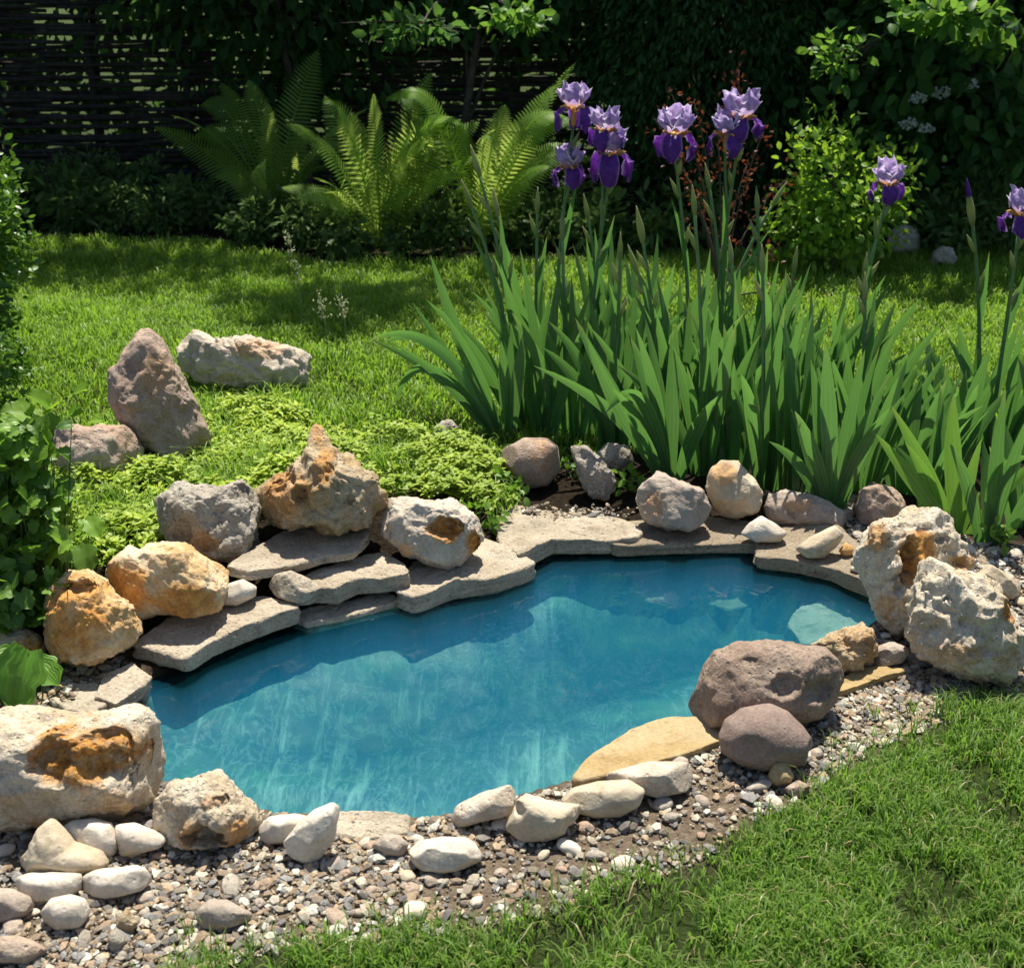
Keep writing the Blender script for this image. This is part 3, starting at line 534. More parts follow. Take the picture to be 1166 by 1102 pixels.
gpts = np.concatenate([gpts[keep], sl]); N = len(gpts); bn, bf = ico(1)
sz = .0020+.0072*r.rand(N)**2.6; big = r.rand(N) < .05; sz[big] *= 1.5
shp = np.c_[sz*r.uniform(.8, 1.5, N), sz*r.uniform(.7, 1.1, N), sz*r.uniform(.45, .8, N)]
base = bn[None]*(1+.25*r.normal(size=(N, len(bn), 1)).clip(-1, 1)); base *= shp[:, None]
ya = r.rand(N)*6.283; ca, sa = np.cos(ya)[:, None], np.sin(ya)[:, None]; til = r.normal(0, .3, (N, 1))
X = base[..., 0]*ca-base[..., 1]*sa; Y = base[..., 0]*sa+base[..., 1]*ca; Z = base[..., 2]+X*til
gz_ = terrain(gpts)+sz*.25+.004*r.rand(N); gz_[-len(sl):] = .024+sz[-len(sl):]*.3
GV = np.stack([X+gpts[:, :1], Y+gpts[:, 1:2], Z+gz_[:, None]], -1).reshape(-1, 3)
GF = (bf[None]+(np.arange(N)*len(bn))[:, None, None]).reshape(-1, 3)
tint = np.array([.95, 1., .97])*np.repeat(PAL[r.randint(0, len(PAL), N)]*r.uniform(.75, 1.15, (N, 1)), len(bn), 0)
props(add('gravel', GV, [GF], M['gravel'], origin=(0, 1.9, 0), attrs={'tint': tint}, smooth=False), 'mixed brown and grey gravel strewn round the front and right of the pond', 'gravel', kind='stuff')
kinds = [('marble', 'white pebble lying loose in the gravel strip'), ('taupe', 'brownish grey pebble lying loose in the gravel strip'), ('grey', 'dark grey pebble lying loose in the gravel strip'), ('redtop', 'reddish pebble lying loose in the gravel strip'), ('cream', 'cream pebble lying loose in the gravel strip')]
protos = []
for kk, (mk, lab) in enumerate(kinds):
    for q in range(3):
        n_, f_ = ico(3); V = n_*np.array([1.25, .9, .55]); rr = np.random.RandomState(50+kk*3+q)
        for _ in range(6):
            a = unit(rr.normal(size=3)); pr = V@a; V = V-np.maximum(pr-pr.max()*rr.uniform(.75, .95), 0)[:, None]*a*.9
        V = V*(1+.16*fbm(n_*1.5, 60+kk*3+q, 3))[:, None]*.01
        protos.append((mesh_np('pebble', V, [f_], M[mk], {'stain': np.zeros(len(V))}), lab))
pp = scatter(GRAVEL, 2600, np.random.RandomState(12)); dd = sdist(pp, POND); gl_ = sdist(pp, FRONT_LAWN)
pp = pp[(dd > .06) & (gl_ > .0) & (pp[:, 0] > -1.05) & (pp[:, 0] < 1.25)]; r = np.random.RandomState(13); placed = []
for p in pp:
    s = r.choice([.9, 1.1, 1.4, 1.8, 2.1], p=[.3, .3, .22, .13, .05])
    if any((p[0]-q[0])**2+(p[1]-q[1])**2 < (.011*(s+q[2]))**2 for q in placed): continue
    placed.append((p[0], p[1], s))
    if len(placed) >= 260: break
for (x, y, s) in placed:
    me, lab = protos[r.randint(len(protos))]; ob = bpy.data.objects.new('pebble', me); COL.objects.link(ob)
    ob.location = (x, y, float(terrain([x, y])[0])+.0035*s); ob.scale = (s*r.uniform(.8, 1.2), s*r.uniform(.8, 1.1), s*r.uniform(.8, 1.2)); ob.rotation_euler = (r.normal(0, .2), r.normal(0, .2), r.rand()*6.28)
    props(ob, lab, 'pebble', 'loose pebbles in the gravel strip')

# ------------------------------------------------------------------ foliage builders
def oval_leaves(pos, axis_, nrm, L, W, fold=.25, droop=.25):
    N = len(pos); axis_ = unit(axis_); side = unit(np.cross(axis_, nrm)); nrm = np.cross(side, axis_)
    L = np.broadcast_to(L, (N,))[:, None]; W = np.broadcast_to(W, (N,))[:, None]
    def pt(a, s): return pos+axis_*L*a+side*W*s*.5+nrm*(abs(s)*W*fold*.5-L*droop*a*a)
    V = np.stack([pt(0, 0), pt(.3, -.85), pt(.3, 0), pt(.3, .85), pt(.66, -.9), pt(.66, 0), pt(.66, .9), pt(1, 0)], 1).reshape(-1, 3)
    i = (np.arange(N)*8)[:, None]
    T = np.concatenate([i+np.array([0, 2, 1]), i+np.array([0, 3, 2]), i+np.array([4, 5, 7]), i+np.array([5, 6, 7])])
    Q = np.concatenate([i+np.array([1, 2, 5, 4]), i+np.array([2, 3, 6, 5])])
    return V, T, Q, np.tile(np.array([0, .3, .3, .3, .66, .66, .66, 1]), N)
def diamond_leaves(pos, axis_, nrm, L, W, fold=.2):
    N = len(pos); axis_ = unit(axis_); side = unit(np.cross(axis_, nrm)); nrm = np.cross(side, axis_)
    L = np.broadcast_to(L, (N,))[:, None]; W = np.broadcast_to(W, (N,))[:, None]
    V = np.stack([pos, pos+axis_*L*.45-side*W*.5+nrm*W*fold, pos+axis_*L-nrm*L*.12, pos+axis_*L*.45+side*W*.5+nrm*W*fold], 1).reshape(-1, 3)
    i = (np.arange(N)*4)[:, None]
    return V, np.concatenate([i+np.array([0, 2, 1]), i+np.array([0, 3, 2])])
def crown_pts(r, c, rad, n, k, spread, shell=.55):
    d = unit(r.normal(size=(k, 3))); cen = d*(shell+(1-shell)*r.rand(k, 1))
    ids = r.randint(0, k, n); p = cen[ids]+r.normal(0, spread, (n, 3)); out = unit(p+r.normal(0, .25, (n, 3)))
    return np.asarray(c)+p*np.asarray(rad), out, ids/float(k)
def foliage(name, parent, r, c, rad, n, k, L, W, mat, spread=.16, shell=.5, oval=False, up=.4, hang=0.0):
    p, out, cid = crown_pts(r, c, rad, n, k, spread, shell); ok = p[:, 2] > .02; p, out, cid = p[ok], out[ok], cid[ok]; n = len(p)
    ax = unit(out+r.normal(0, .55, (n, 3))+np.array([0, 0, -hang])); nr = unit(np.array([0, 0, up])+r.normal(0, .5, (n, 3))+out*.3)
    l = L*r.uniform(.65, 1.25, n); rv = np.clip(r.rand(n)*.6+.4*((cid*7.3) % 1), 0, 1)
    if oval:
        V, T, Q, ln = oval_leaves(p, ax, nr, l, l*W); return add(name, V, [T, Q], mat, parent, attrs={'rnd': np.repeat(rv, 8), 'len': ln})
    V, T = diamond_leaves(p, ax, nr, l, l*W); return add(name, V, [T], mat, parent, attrs={'rnd': np.repeat(rv, 4)})
def limbs(name, parent, r, base, c, rad, mat, n=7, tr=.05, segs=6):
    mb = MB(); base = np.asarray(base, float); c = np.asarray(c, float); top = c+np.array([0, 0, rad[2]*.5])
    t_ = np.linspace(0, 1, 9)[:, None]; tp = base+(top-base)*t_+np.c_[.03*np.sin(t_*5+1), .03*np.sin(t_*7), 0*t_]*np.linalg.norm(top-base)*.4
    mb.tube(tp, np.linspace(tr, tr*.3, 9), 7)
    for i in range(n):
        f = r.uniform(.25, .95); a = tp[int(f*8)]; d = unit(r.normal(size=3)*np.array([1, 1, .6])); e = c+d*np.array(rad)*.8
        s = np.linspace(0, 1, segs)[:, None]; q = a+(e-a)*s+np.array([0, 0, 1])*np.sin(s*math.pi)*.12*np.linalg.norm(e-a)
        mb.tube(q, np.linspace(tr*.5, tr*.1, segs), 5)
    return mb.build(name, mat, parent)
M['bark'] = plain_mat('bark', (.035, .027, .02), (.08, .062, .046), 25, .9, .8)
M['withy'] = plain_mat('weathered_withy', (.012, .010, .008), (.035, .028, .021), 25, .95, .8)
M['dry'] = plain_mat('dry_twig', (.16, .11, .07), (.26, .19, .12), 30)
M['grass'] = leaf_mat('lawn_grass', (.06, .15, .018), (.17, .31, .045), tr=(.32, .60, .06), fac=.42, rough=.5, tipc=(.17, .24, .05), spec=.3)
M['straw'] = leaf_mat('dry_blade', (.30, .24, .11), (.42, .36, .18), fac=.25)
M['bgrass'] = leaf_mat('back_lawn_grass', (.11, .22, .018), (.23, .39, .04), tr=(.42, .72, .05), fac=.42, rough=.5, tipc=(.20, .28, .05), spec=.3)
M['iris'] = leaf_mat('iris_leaf', (.012, .052, .026), (.080, .195, .060), tr=(.24, .54, .08), fac=.38, rough=.24, stripes=True, tipc=(.085, .16, .04), spec=.45)
M['irisy'] = leaf_mat('iris_leaf_young', (.07, .18, .03), (.12, .26, .045), tr=(.26, .5, .05), fac=.4, rough=.38, stripes=True)
M['irisst'] = leaf_mat('iris_stem', (.09, .20, .07), (.16, .28, .11), fac=.15, rough=.5)
M['bud'] = leaf_mat('iris_bud', (.20, .30, .09), (.34, .38, .15), tr=(.5, .55, .2), fac=.4, rough=.5, tipc=(.33, .29, .17))
M['fern'] = leaf_mat('fern_frond', (.06, .16, .02), (.28, .46, .08), tr=(.8, .98, .2), fac=.64, rough=.5, spec=.25)
M['cover'] = leaf_mat('sedum', (.17, .29, .016), (.46, .56, .045), tr=(.42, .58, .04), fac=.35, rough=.55)
M['broad'] = leaf_mat('broad_leaf', (.06, .15, .018), (.22, .38, .04), tr=(.25, .5, .04), fac=.38, rough=.45)
M['lime'] = leaf_mat('lime_leaf', (.10, .22, .018), (.24, .40, .035), tr=(.45, .7, .05), fac=.45, rough=.5)
M['box'] = leaf_mat('boxwood_leaf', (.05, .12, .014), (.10, .21, .022), tr=(.2, .4, .03), fac=.35)
M['dark'] = leaf_mat('dark_leaf', (.024, .062, .018), (.05, .115, .03), tr=(.16, .32, .05), fac=.38, spec=.08, rough=.7)
M['conif'] = leaf_mat('conifer_spray', (.026, .066, .022), (.055, .12, .036), tr=(.10, .22, .04), fac=.2, rough=.7, spec=.06)
M['vib'] = leaf_mat('viburnum_leaf', (.035, .095, .026), (.075, .17, .045), tr=(.2, .42, .06), fac=.4, spec=.12, rough=.6)
M['hazel'] = leaf_mat('hazel_leaf', (.04, .12, .02), (.10, .22, .04), tr=(.3, .55, .06), fac=.45, spec=.15)
M['red'] = leaf_mat('barberry_leaf', (.06, .014, .012), (.13, .05, .022), tr=(.3, .08, .03), fac=.35, spec=.15)
M['whitefl'] = leaf_mat('white_blossom', (.45, .50, .42), (.60, .64, .55), tr=(.6, .62, .5), fac=.3)
M['weed'] = leaf_mat('weed_leaf', (.05, .11, .025), (.12, .19, .05), fac=.35, spec=.15)
M['seed'] = leaf_mat('seed_head', (.30, .34, .18), (.45, .46, .30), tr=(.6, .6, .35), fac=.35)

def grass(name, poly, n, h0, h1, wd, mat, label, r, lean=.45, extra=None, mask=None):
    p = scatter(poly, n, r)
    if mask is not None: p = p[mask(p, r)]
    if extra is not None: p = np.concatenate([p, extra])
    n = len(p); z = terrain(p); cl = .5+.5*np.clip(2.2*fbm(np.c_[p*5.5, p[:, 0]*0], 31, 3), -1, 1)
    h = (h0+(h1-h0)*r.rand(n)**1.3)*(.65+.6*cl); az = r.rand(n)*6.283+1.5*pn(np.c_[p*9, p[:, 0]*0], 8); ln = lean*r.uniform(.2, 1.5, n)
    d = np.c_[np.cos(az), np.sin(az), 0*az]; tw = az+1.57+r.normal(0, .5, n); s = np.c_[np.cos(tw), np.sin(tw), 0*tw]*(wd*r.uniform(.6, 1.2, n)*.5)[:, None]
    B = np.c_[p, z-.004]; up = np.array([0, 0, 1.0]); H = h[:, None]; Ln = ln[:, None]
    m1_ = B+up*H*.5+d*H*Ln*.28; m2_ = B+up*H*.85+d*H*Ln*.75; tp = B+up*H*(1-.25*Ln)+d*H*Ln*1.3
    V = np.stack([B-s*.8, B+s*.8, m1_-s, m1_+s, m2_-s*.75, m2_+s*.75, tp], 1).reshape(-1, 3); i = (np.arange(n)*7)[:, None]
    Q = np.concatenate([i+np.array([0, 1, 3, 2]), i+np.array([2, 3, 5, 4])]); T = i+np.array([4, 5, 6])
    rv = np.clip(.5*r.rand(n)+.5*cl, 0, 1)
    return props(add(name, V, [Q, T], mat, origin=(0, 0, 0), attrs={'rnd': np.repeat(rv, 7), 'len': np.tile([0, 0, .5, .5, .85, .85, 1], n)}), label, 'grass', kind='stuff')
r = np.random.RandomState(3)
FL = [q for q in FRONT_LAWN[:-3]]+[(1.75, 3.0), (1.75, 1.15), (-.75, 1.15)]
ex = scatter(GRAVEL, 500, r); ed = sdist(ex, FRONT_LAWN); ex = ex[(ed > 0) & (ed < .08) & (r.rand(len(ex)) < np.exp(-ed/.025))]
ex = np.repeat(ex, 9, 0)+r.normal(0, .010, (len(ex)*9, 2))
def fmask(p, r):
    d = -sdist(p, FRONT_LAWN); nn = fbm(np.c_[p*6, p[:, 0]*0], 77, 3); return r.rand(len(p)) < np.clip(.35+d*9+nn*.9, .0, 1)*np.where(fbm(np.c_[p*5.2, p[:, 0]*0], 41, 4) < -.17, .14, 1)
grass('lawn_grass', FL, 120000, .022, .056, .0026, M['grass'], 'short bright lawn grass in the near right corner', r, lean=.48, extra=ex, mask=fmask)
r = np.random.RandomState(33)
grass('dry_grass', FL, 5000, .02, .05, .0022, M['straw'], 'straw coloured dry blades among the near lawn', r, lean=.9, mask=fmask)
BL = [q for q in BACK_LAWN if abs(q[0]) < 3.4]; BL = [(-3.3, 4.3)]+BL[0:]+[]
BLc = [(-3.2, 3.9)]+[tuple(P(u, v)[:2]) for u, v in [(-150, 560), (40, 540), (110, 530), (230, 500), (300, 490), (360, 520), (450, 555), (540, 570), (590, 530), (1000, 500), (1166, 480)]]+[(3.2, 4.2), (3.2, 6.2), (1.2, 6.0), (.2, 5.8), (-.8, 5.75), (-1.4, 6.15), (-3.2, 6.3)]
grass('lawn_grass', BLc, 185000, .025, .06, .0045, M['bgrass'], 'sunlit mown lawn behind the rocks and irises', r, lean=.5)

# sedum ground cover round the left rocks: stuff
COVER = [tuple(PT(u, v)[:2]) for u, v in [(60, 640), (40, 560), (120, 500), (160, 500), (215, 445), (300, 445), (345, 480), (400, 505), (470, 505), (545, 520), (580, 550), (588, 588), (545, 602), (470, 575), (430, 575), (300, 590), (280, 615), (190, 640), (110, 660)]]
r = np.random.RandomState(17); cp = scatter(COVER, 4300, r); cp = cp[r.rand(len(cp)) < np.clip(.52+1.9*fbm(np.c_[cp*4.5, cp[:, 0]*0], 55, 3), .05, 1)*sstep(.0, .10, -sdist(cp, COVER)+.03)]; ch = .025+.05*np.clip(.5+1.6*fbm(np.c_[cp*6, cp[:, 0]*0], 15, 3), 0, 1); K = 9
cpos = np.repeat(np.c_[cp, terrain(cp)+ch*r.uniform(.55, 1.05, len(cp))], K, 0); an = np.tile(np.arange(K)*2.4, len(cp))+np.repeat(r.rand(len(cp))*6, K); lift = r.uniform(-.1, .8, len(cpos))
ax = np.c_[np.cos(an), np.sin(an), lift]; cpos = cpos+r.normal(0, .004, cpos.shape)
V, T, Q, ln = oval_leaves(cpos, ax, np.tile([0, 0, 1.0], (len(ax), 1))+r.normal(0, .2, ax.shape), r.uniform(.012, .027, len(ax)), .0095)
props(add('ground_cover', V, [T, Q], M['cover'], origin=(-.5, 3.4, 0), attrs={'rnd': np.repeat(np.clip(np.repeat(r.rand(len(cp)), K)*.7+r.rand(len(ax))*.3, 0, 1), 8), 'len': ln}),
      'bright yellow green creeping ground cover between the left rocks', 'ground cover', kind='stuff')

r = np.random.RandomState(19)
grass('meadow_grass', [tuple(q) for q in COVER], 15000, .03, .085, .0034, M['bgrass'], 'longer loose grass growing through the ground cover', r, lean=.7, mask=lambda p, r: r.rand(len(p)) < np.clip(.35-1.6*fbm(np.c_[p*4.5, p[:, 0]*0], 55, 3), .12, 1))

# ------------------------------------------------------------------ irises
def bez(a, b, c, n):
    s = np.linspace(0, 1, n)[:, None]; return a*(1-s)**2+2*b*s*(1-s)+c*s*s
def sword(mb, a, b, c, wd, plane_n, rnd, n=11, droop=0):
    p = bez(a, b, c, n); T = unit(np.gradient(p, axis=0)); S = unit(np.cross(T, plane_n)); Nn = np.cross(S, T); s = np.linspace(0, 1, n)
    wv = wd*np.minimum(1, (.62+.9*s))*np.minimum(1, 1.9*(1-s)**.75+.02); cols = np.array([-1, -.5, 0, .5, 1.0])
    V = p[:, None]+S[:, None]*(cols[None, :, None]*wv[:, None, None]*.5)+Nn[:, None]*((1-abs(cols))[None, :, None]*wv[:, None, None]*.09)
    ix = np.arange(n*5).reshape(n, 5); Q = np.stack([ix[:-1, :-1], ix[:-1, 1:], ix[1:, 1:], ix[1:, :-1]], -1).reshape(-1, 4)
    mb.put(V.reshape(-1, 3), Q, rnd=rnd, len=np.repeat(s, 5), across=np.tile((cols+1)/2, n))
def petal(c, ang, prof, wid, cup, tilt=0, n=9, mcols=9, ruf=.0035, sd=0):
    s = np.linspace(0, 1, n); R = np.array([prof(x) for x in s]); cl = np.linspace(-1, 1, mcols)
    rad = np.array([math.cos(ang), math.sin(ang), 0]); tan = np.array([-math.sin(ang), math.cos(ang), 0])
    V = np.zeros((n, mcols, 3))
    for i, x in enumerate(s):
        wv = wid(x)
        for j, q in enumerate(cl):
            rf = ruf*abs(q)*math.sin(x*13+q*4+sd*2)+ruf*.6*abs(q)*math.sin(x*29+sd)
            V[i, j] = c+rad*(R[i, 0]+cup(x)*q*q+rf)+tan*q*wv+np.array([0, 0, R[i, 1]+rf])
    ix = np.arange(n*mcols).reshape(n, mcols)
    return V.reshape(-1, 3), np.stack([ix[:-1, :-1], ix[:-1, 1:], ix[1:, 1:], ix[1:, :-1]], -1).reshape(-1, 4), np.repeat(s, mcols), np.tile(abs(cl), n)
def petal_mat(name, A, B, E, thr):
    m, t, b, o = newmat(name); l = attr(t, 'len').outputs['Fac']; e = attr(t, 'across').outputs['Fac']
    v = t.nodes.new('ShaderNodeTexCoord').outputs['Object']
    vn = math_(t, 'SINE', math_(t, 'ADD', math_(t, 'MULTIPLY', e, 46.0), math_(t, 'MULTIPLY', noise(t, v, 90, 3), 5.0)), 0)
    c = mixc(t, ramp(t, noise(t, v, 60, 4), .35, .7), A, B); c = mixc(t, ramp(t, vn, -.2, 1, 0, .45), c, tuple(x*.62 for x in A)); c = mixc(t, ramp(t, e, .75, 1.0, 0, .75), c, E); c = mixc(t, ramp(t, l, .32, .1), c, thr)
    t.links.new(c, b.inputs['Base Color']); b.inputs['Roughness'].default_value = .55
    tl = t.nodes.new('ShaderNodeBsdfTranslucent'); t.links.new(c, tl.inputs[0]); mx = t.nodes.new('ShaderNodeMixShader'); mx.inputs[0].default_value = .42
    t.links.new(b.outputs[0], mx.inputs[1]); t.links.new(tl.outputs[0], mx.inputs[2]); t.links.new(mx.outputs[0], o.inputs['Surface']); return m
M['stdp'] = petal_mat('lavender_petal', (.36, .25, .56), (.60, .48, .74), (.74, .66, .84), (.50, .27, .12))
M['fall'] = petal_mat('violet_petal', (.085, .012, .22), (.15, .03, .34), (.40, .25, .58), (.58, .36, .16))
M['beard'] = plain_mat('amber_beard', (.55, .26, .05), (.66, .38, .10), 200)
def flower(parent, c, sc, rot, sd):
    fr = np.random.RandomState(sd*7+3); sc = sc*.86; op = fr.uniform(.75, 1.3); dr = fr.uniform(.8, 1.2); rot = rot+fr.uniform(-.5, .5)
    c = np.asarray(c, float); mb = MB(); mb.tube([c+np.array([0, 0, -.045*sc]), c+np.array([0, 0, -.02*sc]), c+np.array([0, 0, .0]), c+np.array([0, 0, .03*sc])], [.006*sc, .010*sc, .008*sc, .003*sc], 8)
    for k in range(3):
        a = rot+k*2.094; d = np.array([math.cos(a), math.sin(a), 0]); mb.tube([c+d*.012*sc+np.array([0, 0, .012*sc]), c+d*.03*sc+np.array([0, 0, .020*sc]), c+d*.046*sc+np.array([0, 0, .016*sc])], [.006*sc, .006*sc, .003*sc], 6)
    fl = mb.build('flower', M['beard'], parent)
    for k in range(3):
        a = rot+k*2.094
        V, Q, l, e = petal(c, a, lambda x: (sc*(.008+.058*math.sin(min(1, x*1.25)*1.571)-.012*max(0, x-.6)), sc*(.016*math.sin(min(1, x/.45)*3.1416*.75)-.105*dr*max(0, x-.3)**1.2)),
                           lambda x: sc*(.006+.025*math.sin(math.pi*min(1, .02+.9*x**1.25))**.85)*(1 if x < .97 else .6), lambda x: -sc*.016*x, sd=sd+k, ruf=.006, n=12, mcols=11)
        add('fall_petal', V, [Q], M['fall'], fl, attrs={'len': l, 'across': e})
        V, Q, l, e = petal(c, a+1.047, lambda x: (sc*(.008+.034*op*math.sin(x*2.75)), sc*(.012+.074*x+.012*x*x*math.sin(sd*3.1+k*2))),
                           lambda x: sc*(.006+.033*math.sin(math.pi*(.04+.86*x**1.15))**.9), lambda x: -sc*.020*math.sin(math.pi*min(1, x*1.02)), sd=sd+5+k*2.3, ruf=.0105, n=13, mcols=13)
        add('standard_petal', V, [Q], M['stdp'], fl, attrs={'len': l, 'across': e})
    return fl
def budmesh(parent, a, d, L, rnd, mat=None, wd=.008):
    L = L*1.25; wd = wd*1.08; d = unit(np.asarray(d, float)); s = np.linspace(0, 1, 8); rad = wd*np.array([.5, .85, 1, 1, .85, .6, .35, .08])
    mb = MB(); V, F, T = tube(np.asarray(a)+d*(s*L)[:, None], rad, 7); mb.put(V, F, T, rnd=rnd, len=np.concatenate([np.repeat(s, 7), [0, 1]]))
    return mb.build('bud', mat or M['bud'], parent)
def iris(label, bu, bv, n=7, h=.5, yaw=0., lean=0., spread=.5, wd=.036, explicit=(), stems=(), mat='iris', sd=0, group='iris plants behind the pond'):
    r = np.random.RandomState(sd+200); g = PT(bu, bv); g[2] -= .01
    o = thing('iris_plant', label, 'iris', g, group); mb = MB(); ya = math.radians(yaw); fx = np.array([math.cos(ya), math.sin(ya), 0]); pnm = np.array([-math.sin(ya), math.cos(ya), 0])
    for i in range(n):
        f = (i-(n-1)/2)/max(1, (n-1)/2); f += r.normal(0, .12); hh = h*r.uniform(.72, 1.06)*(1-.22*abs(f)); a = g+fx*f*.028+pnm*r.normal(0, .012)
        sp = (f*spread+lean)*hh; b = a+fx*sp*.30+np.array([0, 0, hh*.55]); q = r.rand(); dr = .86 if (abs(f) > .6 and q < .35) else 1.0
        c = a+fx*sp*(1.05 if dr == 1 else 1.5)+np.array([0, 0, hh*dr])+pnm*r.normal(0, .05)
        sword(mb, a, b, c, wd*r.uniform(.75, 1.15), unit(pnm+fx*r.normal(0, .25)), r.rand())
    for (tu, tv, mu, mv, dy, ww) in explicit:
        c = PD(tu, tv, g[1]+dy); b = PD(mu, mv, g[1]+dy*.5); sword(mb, g+np.array([0, -.01, 0]), b, c, ww, unit(np.array([r.normal(0, .2), 1, .25])), .6+.4*r.rand(), n=14)
    if mb.n: mb.build('foliage', M[mat], o)
    for st in stems:
        (tu, tv, kind, sc, dy) = st[:5]; top = PD(tu, tv, g[1]+dy); sb = MB(); a = g+np.array([r.normal(0, .015), 0.01, 0]); b = (a+top)/2+np.array([(a[0]-top[0])*.25, 0, .05]); p = bez(a, b, top, 12)
        sb.tube(p, np.linspace(.0065, .0042, 12), 6, rnd=r.rand(), len=.2); so = sb.build('flower_stem', M['irisst'], o); T = unit(p[-1]-p[-2])
        if kind == 'flower': flower(o, top+np.array([0, 0, .035*sc]), sc, math.radians(-90+r.uniform(-25, 25)), sd)
        if kind == 'bud': budmesh(o, top-T*.03, T, .075*sc, r.rand(), wd=.0085*sc)
        if kind == 'pbud': budmesh(o, top-T*.03, T, .085*sc, r.rand(), wd=.009*sc); budmesh(o, top+T*.035, T, .05*sc, r.rand(), M['fall'], wd=.006*sc)
        sword(fb := MB(), p[5], p[7]+np.array([.012, -.01, 0]), p[9]+np.array([.03*r.choice([-1, 1]), -.02, .01]), .017, unit(np.array([r.normal(0, .3), 1, 0])), .9, n=7); fb.build('stem_leaf', M[mat], o)
        for f in ((.72, 1), (.84, -1), (.93, 1))[:(3 if kind == 'flower' else 2)]:
            q = p[int(f[0]*11)]; budmesh(o, q, T+np.array([f[1]*.35, -.1, 0]), .05*r.uniform(.8, 1.2), r.rand(), wd=.007)
        for e in st[5:]:
            top2 = PD(e[0], e[1], g[1]+dy-.03); mid = p[8]; s2 = MB(); s2.tube(bez(mid, (mid+top2)/2+np.array([(top2[0]-mid[0])*.3, 0, -.01]), top2, 7), np.linspace(.0045, .0035, 7), 6, rnd=.5, len=.2); s2.build('flower_stem', M['irisst'], o)
            flower(o, top2+np.array([0, 0, .035*e[2]]), e[2], math.radians(-90+r.uniform(-30, 30)), sd+3)
    return o
PLAIN = 'flowerless iris fan within the dense clump behind the pond'
# left end of the clump, front row
iris('leftmost iris of the clump, long leaves bending over the grass', 572, 500, 6, .44, 5, -.35, .5, sd=1, explicit=[(490, 290, 520, 385, .0, .036), (418, 389, 500, 345, .0, .034), (432, 392, 510, 352, .08, .03), (448, 470, 470, 350, .02, .03), (470, 345, 520, 420, .1, .03)])
iris('iris of three tall green buds at the left of the clump', 598, 486, 7, .50, -10, -.1, .45, sd=2, stems=[(543, 190, 'bud', 1, .1), (533, 225, 'bud', .9, .05), (565, 235, 'bud', .9, .1)])
iris('iris with a lone flower above a lower left flower, tallest on the left', 634, 478, 8, .52, 8, 0, .5, sd=3, stems=[(653, 142, 'flower', 1.0, .05, (648, 208, .9))])
iris('iris with a pair of stacked lavender flowers beside the tall lone one', 662, 480, 7, .5, -5, .1, .5, sd=4, stems=[(695, 198, 'flower', 1.15, 0, (688, 168, .95))])
iris('iris with small twin buds on a stem leaning left, centre of the clump', 758, 520, 5, .5, 20, .0, .5, sd=5, stems=[(730, 265, 'bud', 1.1, 0), (722, 300, 'bud', .9, .05)])
iris('iris topped by one wide flower left of the reddish bush tips', 775, 470, 7, .5, 0, .0, .45, sd=6, stems=[(768, 175, 'flower', 1.15, 0)])
iris('iris with two touching flowers, tallest of the clump beside the red bush', 800, 470, 7, .52, 10, .1, .45, sd=7, stems=[(842, 158, 'flower', 1.2, 0, (826, 172, .95)), (885, 225, 'bud', .9, .1)])
iris('iris with a single faded flower over the lawn, right of the lime bush', 960, 490, 6, .46, 0, .1, .5, sd=8, stems=[(1009, 228, 'flower', .95, .1), (985, 305, 'bud', .8, 0)])
iris('iris with one deep purple flower at the right picture edge', 1140, 510, 7, .42, 0, .1, .5, sd=9, stems=[(1160, 265, 'flower', 1.05, 0)])
iris('iris with a purple tipped tall bud at the right of the clump', 1112, 500, 6, .40, -8, 0, .5, sd=10, stems=[(1106, 245, 'pbud', 1.1, 0)])
iris('iris with leaves flopping left over the dark cracked rock', 762, 548, 7, .45, -5, -.15, .5, sd=11, explicit=[(655, 362, 690, 440, .05, .036), (668, 385, 700, 470, -.05, .04), (690, 470, 735, 400, -.08, .042), (718, 385, 740, 430, 0, .034)])
iris('upright iris fan directly behind the long knobbly rock', 945, 582, 7, .46, 4, .0, .42, sd=12, explicit=[(905, 468, 930, 510, -.03, .034), (940, 390, 945, 470, -.04, .042), (985, 398, 965, 480, -.02, .034), (1012, 428, 975, 500, 0, .032)])
iris('young iris with bright yellow green leaves behind the tall cream rock', 1090, 612, 3, .36, 0, .1, .6, sd=13, mat='irisy', explicit=[(997, 494, 1040, 545, -.02, .036), (1015, 462, 1060, 540, .02, .036), (1086, 448, 1082, 520, -.03, .044), (1116, 560, 1100, 580, 0, .028)])
iris('iris with leaves arching right beside the yellow green young one', 1128, 618, 5, .36, 5, .1, .5, sd=14, explicit=[(1175, 520, 1120, 520, 0, .04), (1145, 440, 1130, 540, 0, .034), (1185, 470, 1140, 540, .1, .036)])
BUDS = {2: [(640, 262)], 3: [(706, 285)], 5: [(790, 232)], 7: [(868, 300)], 13: [(668, 240)], 15: [(806, 205)], 16: [(862, 232)], 17: [(905, 300)], 24: [(612, 232)], 25: [(832, 290)], 19: [(985, 330)]}
k = 0
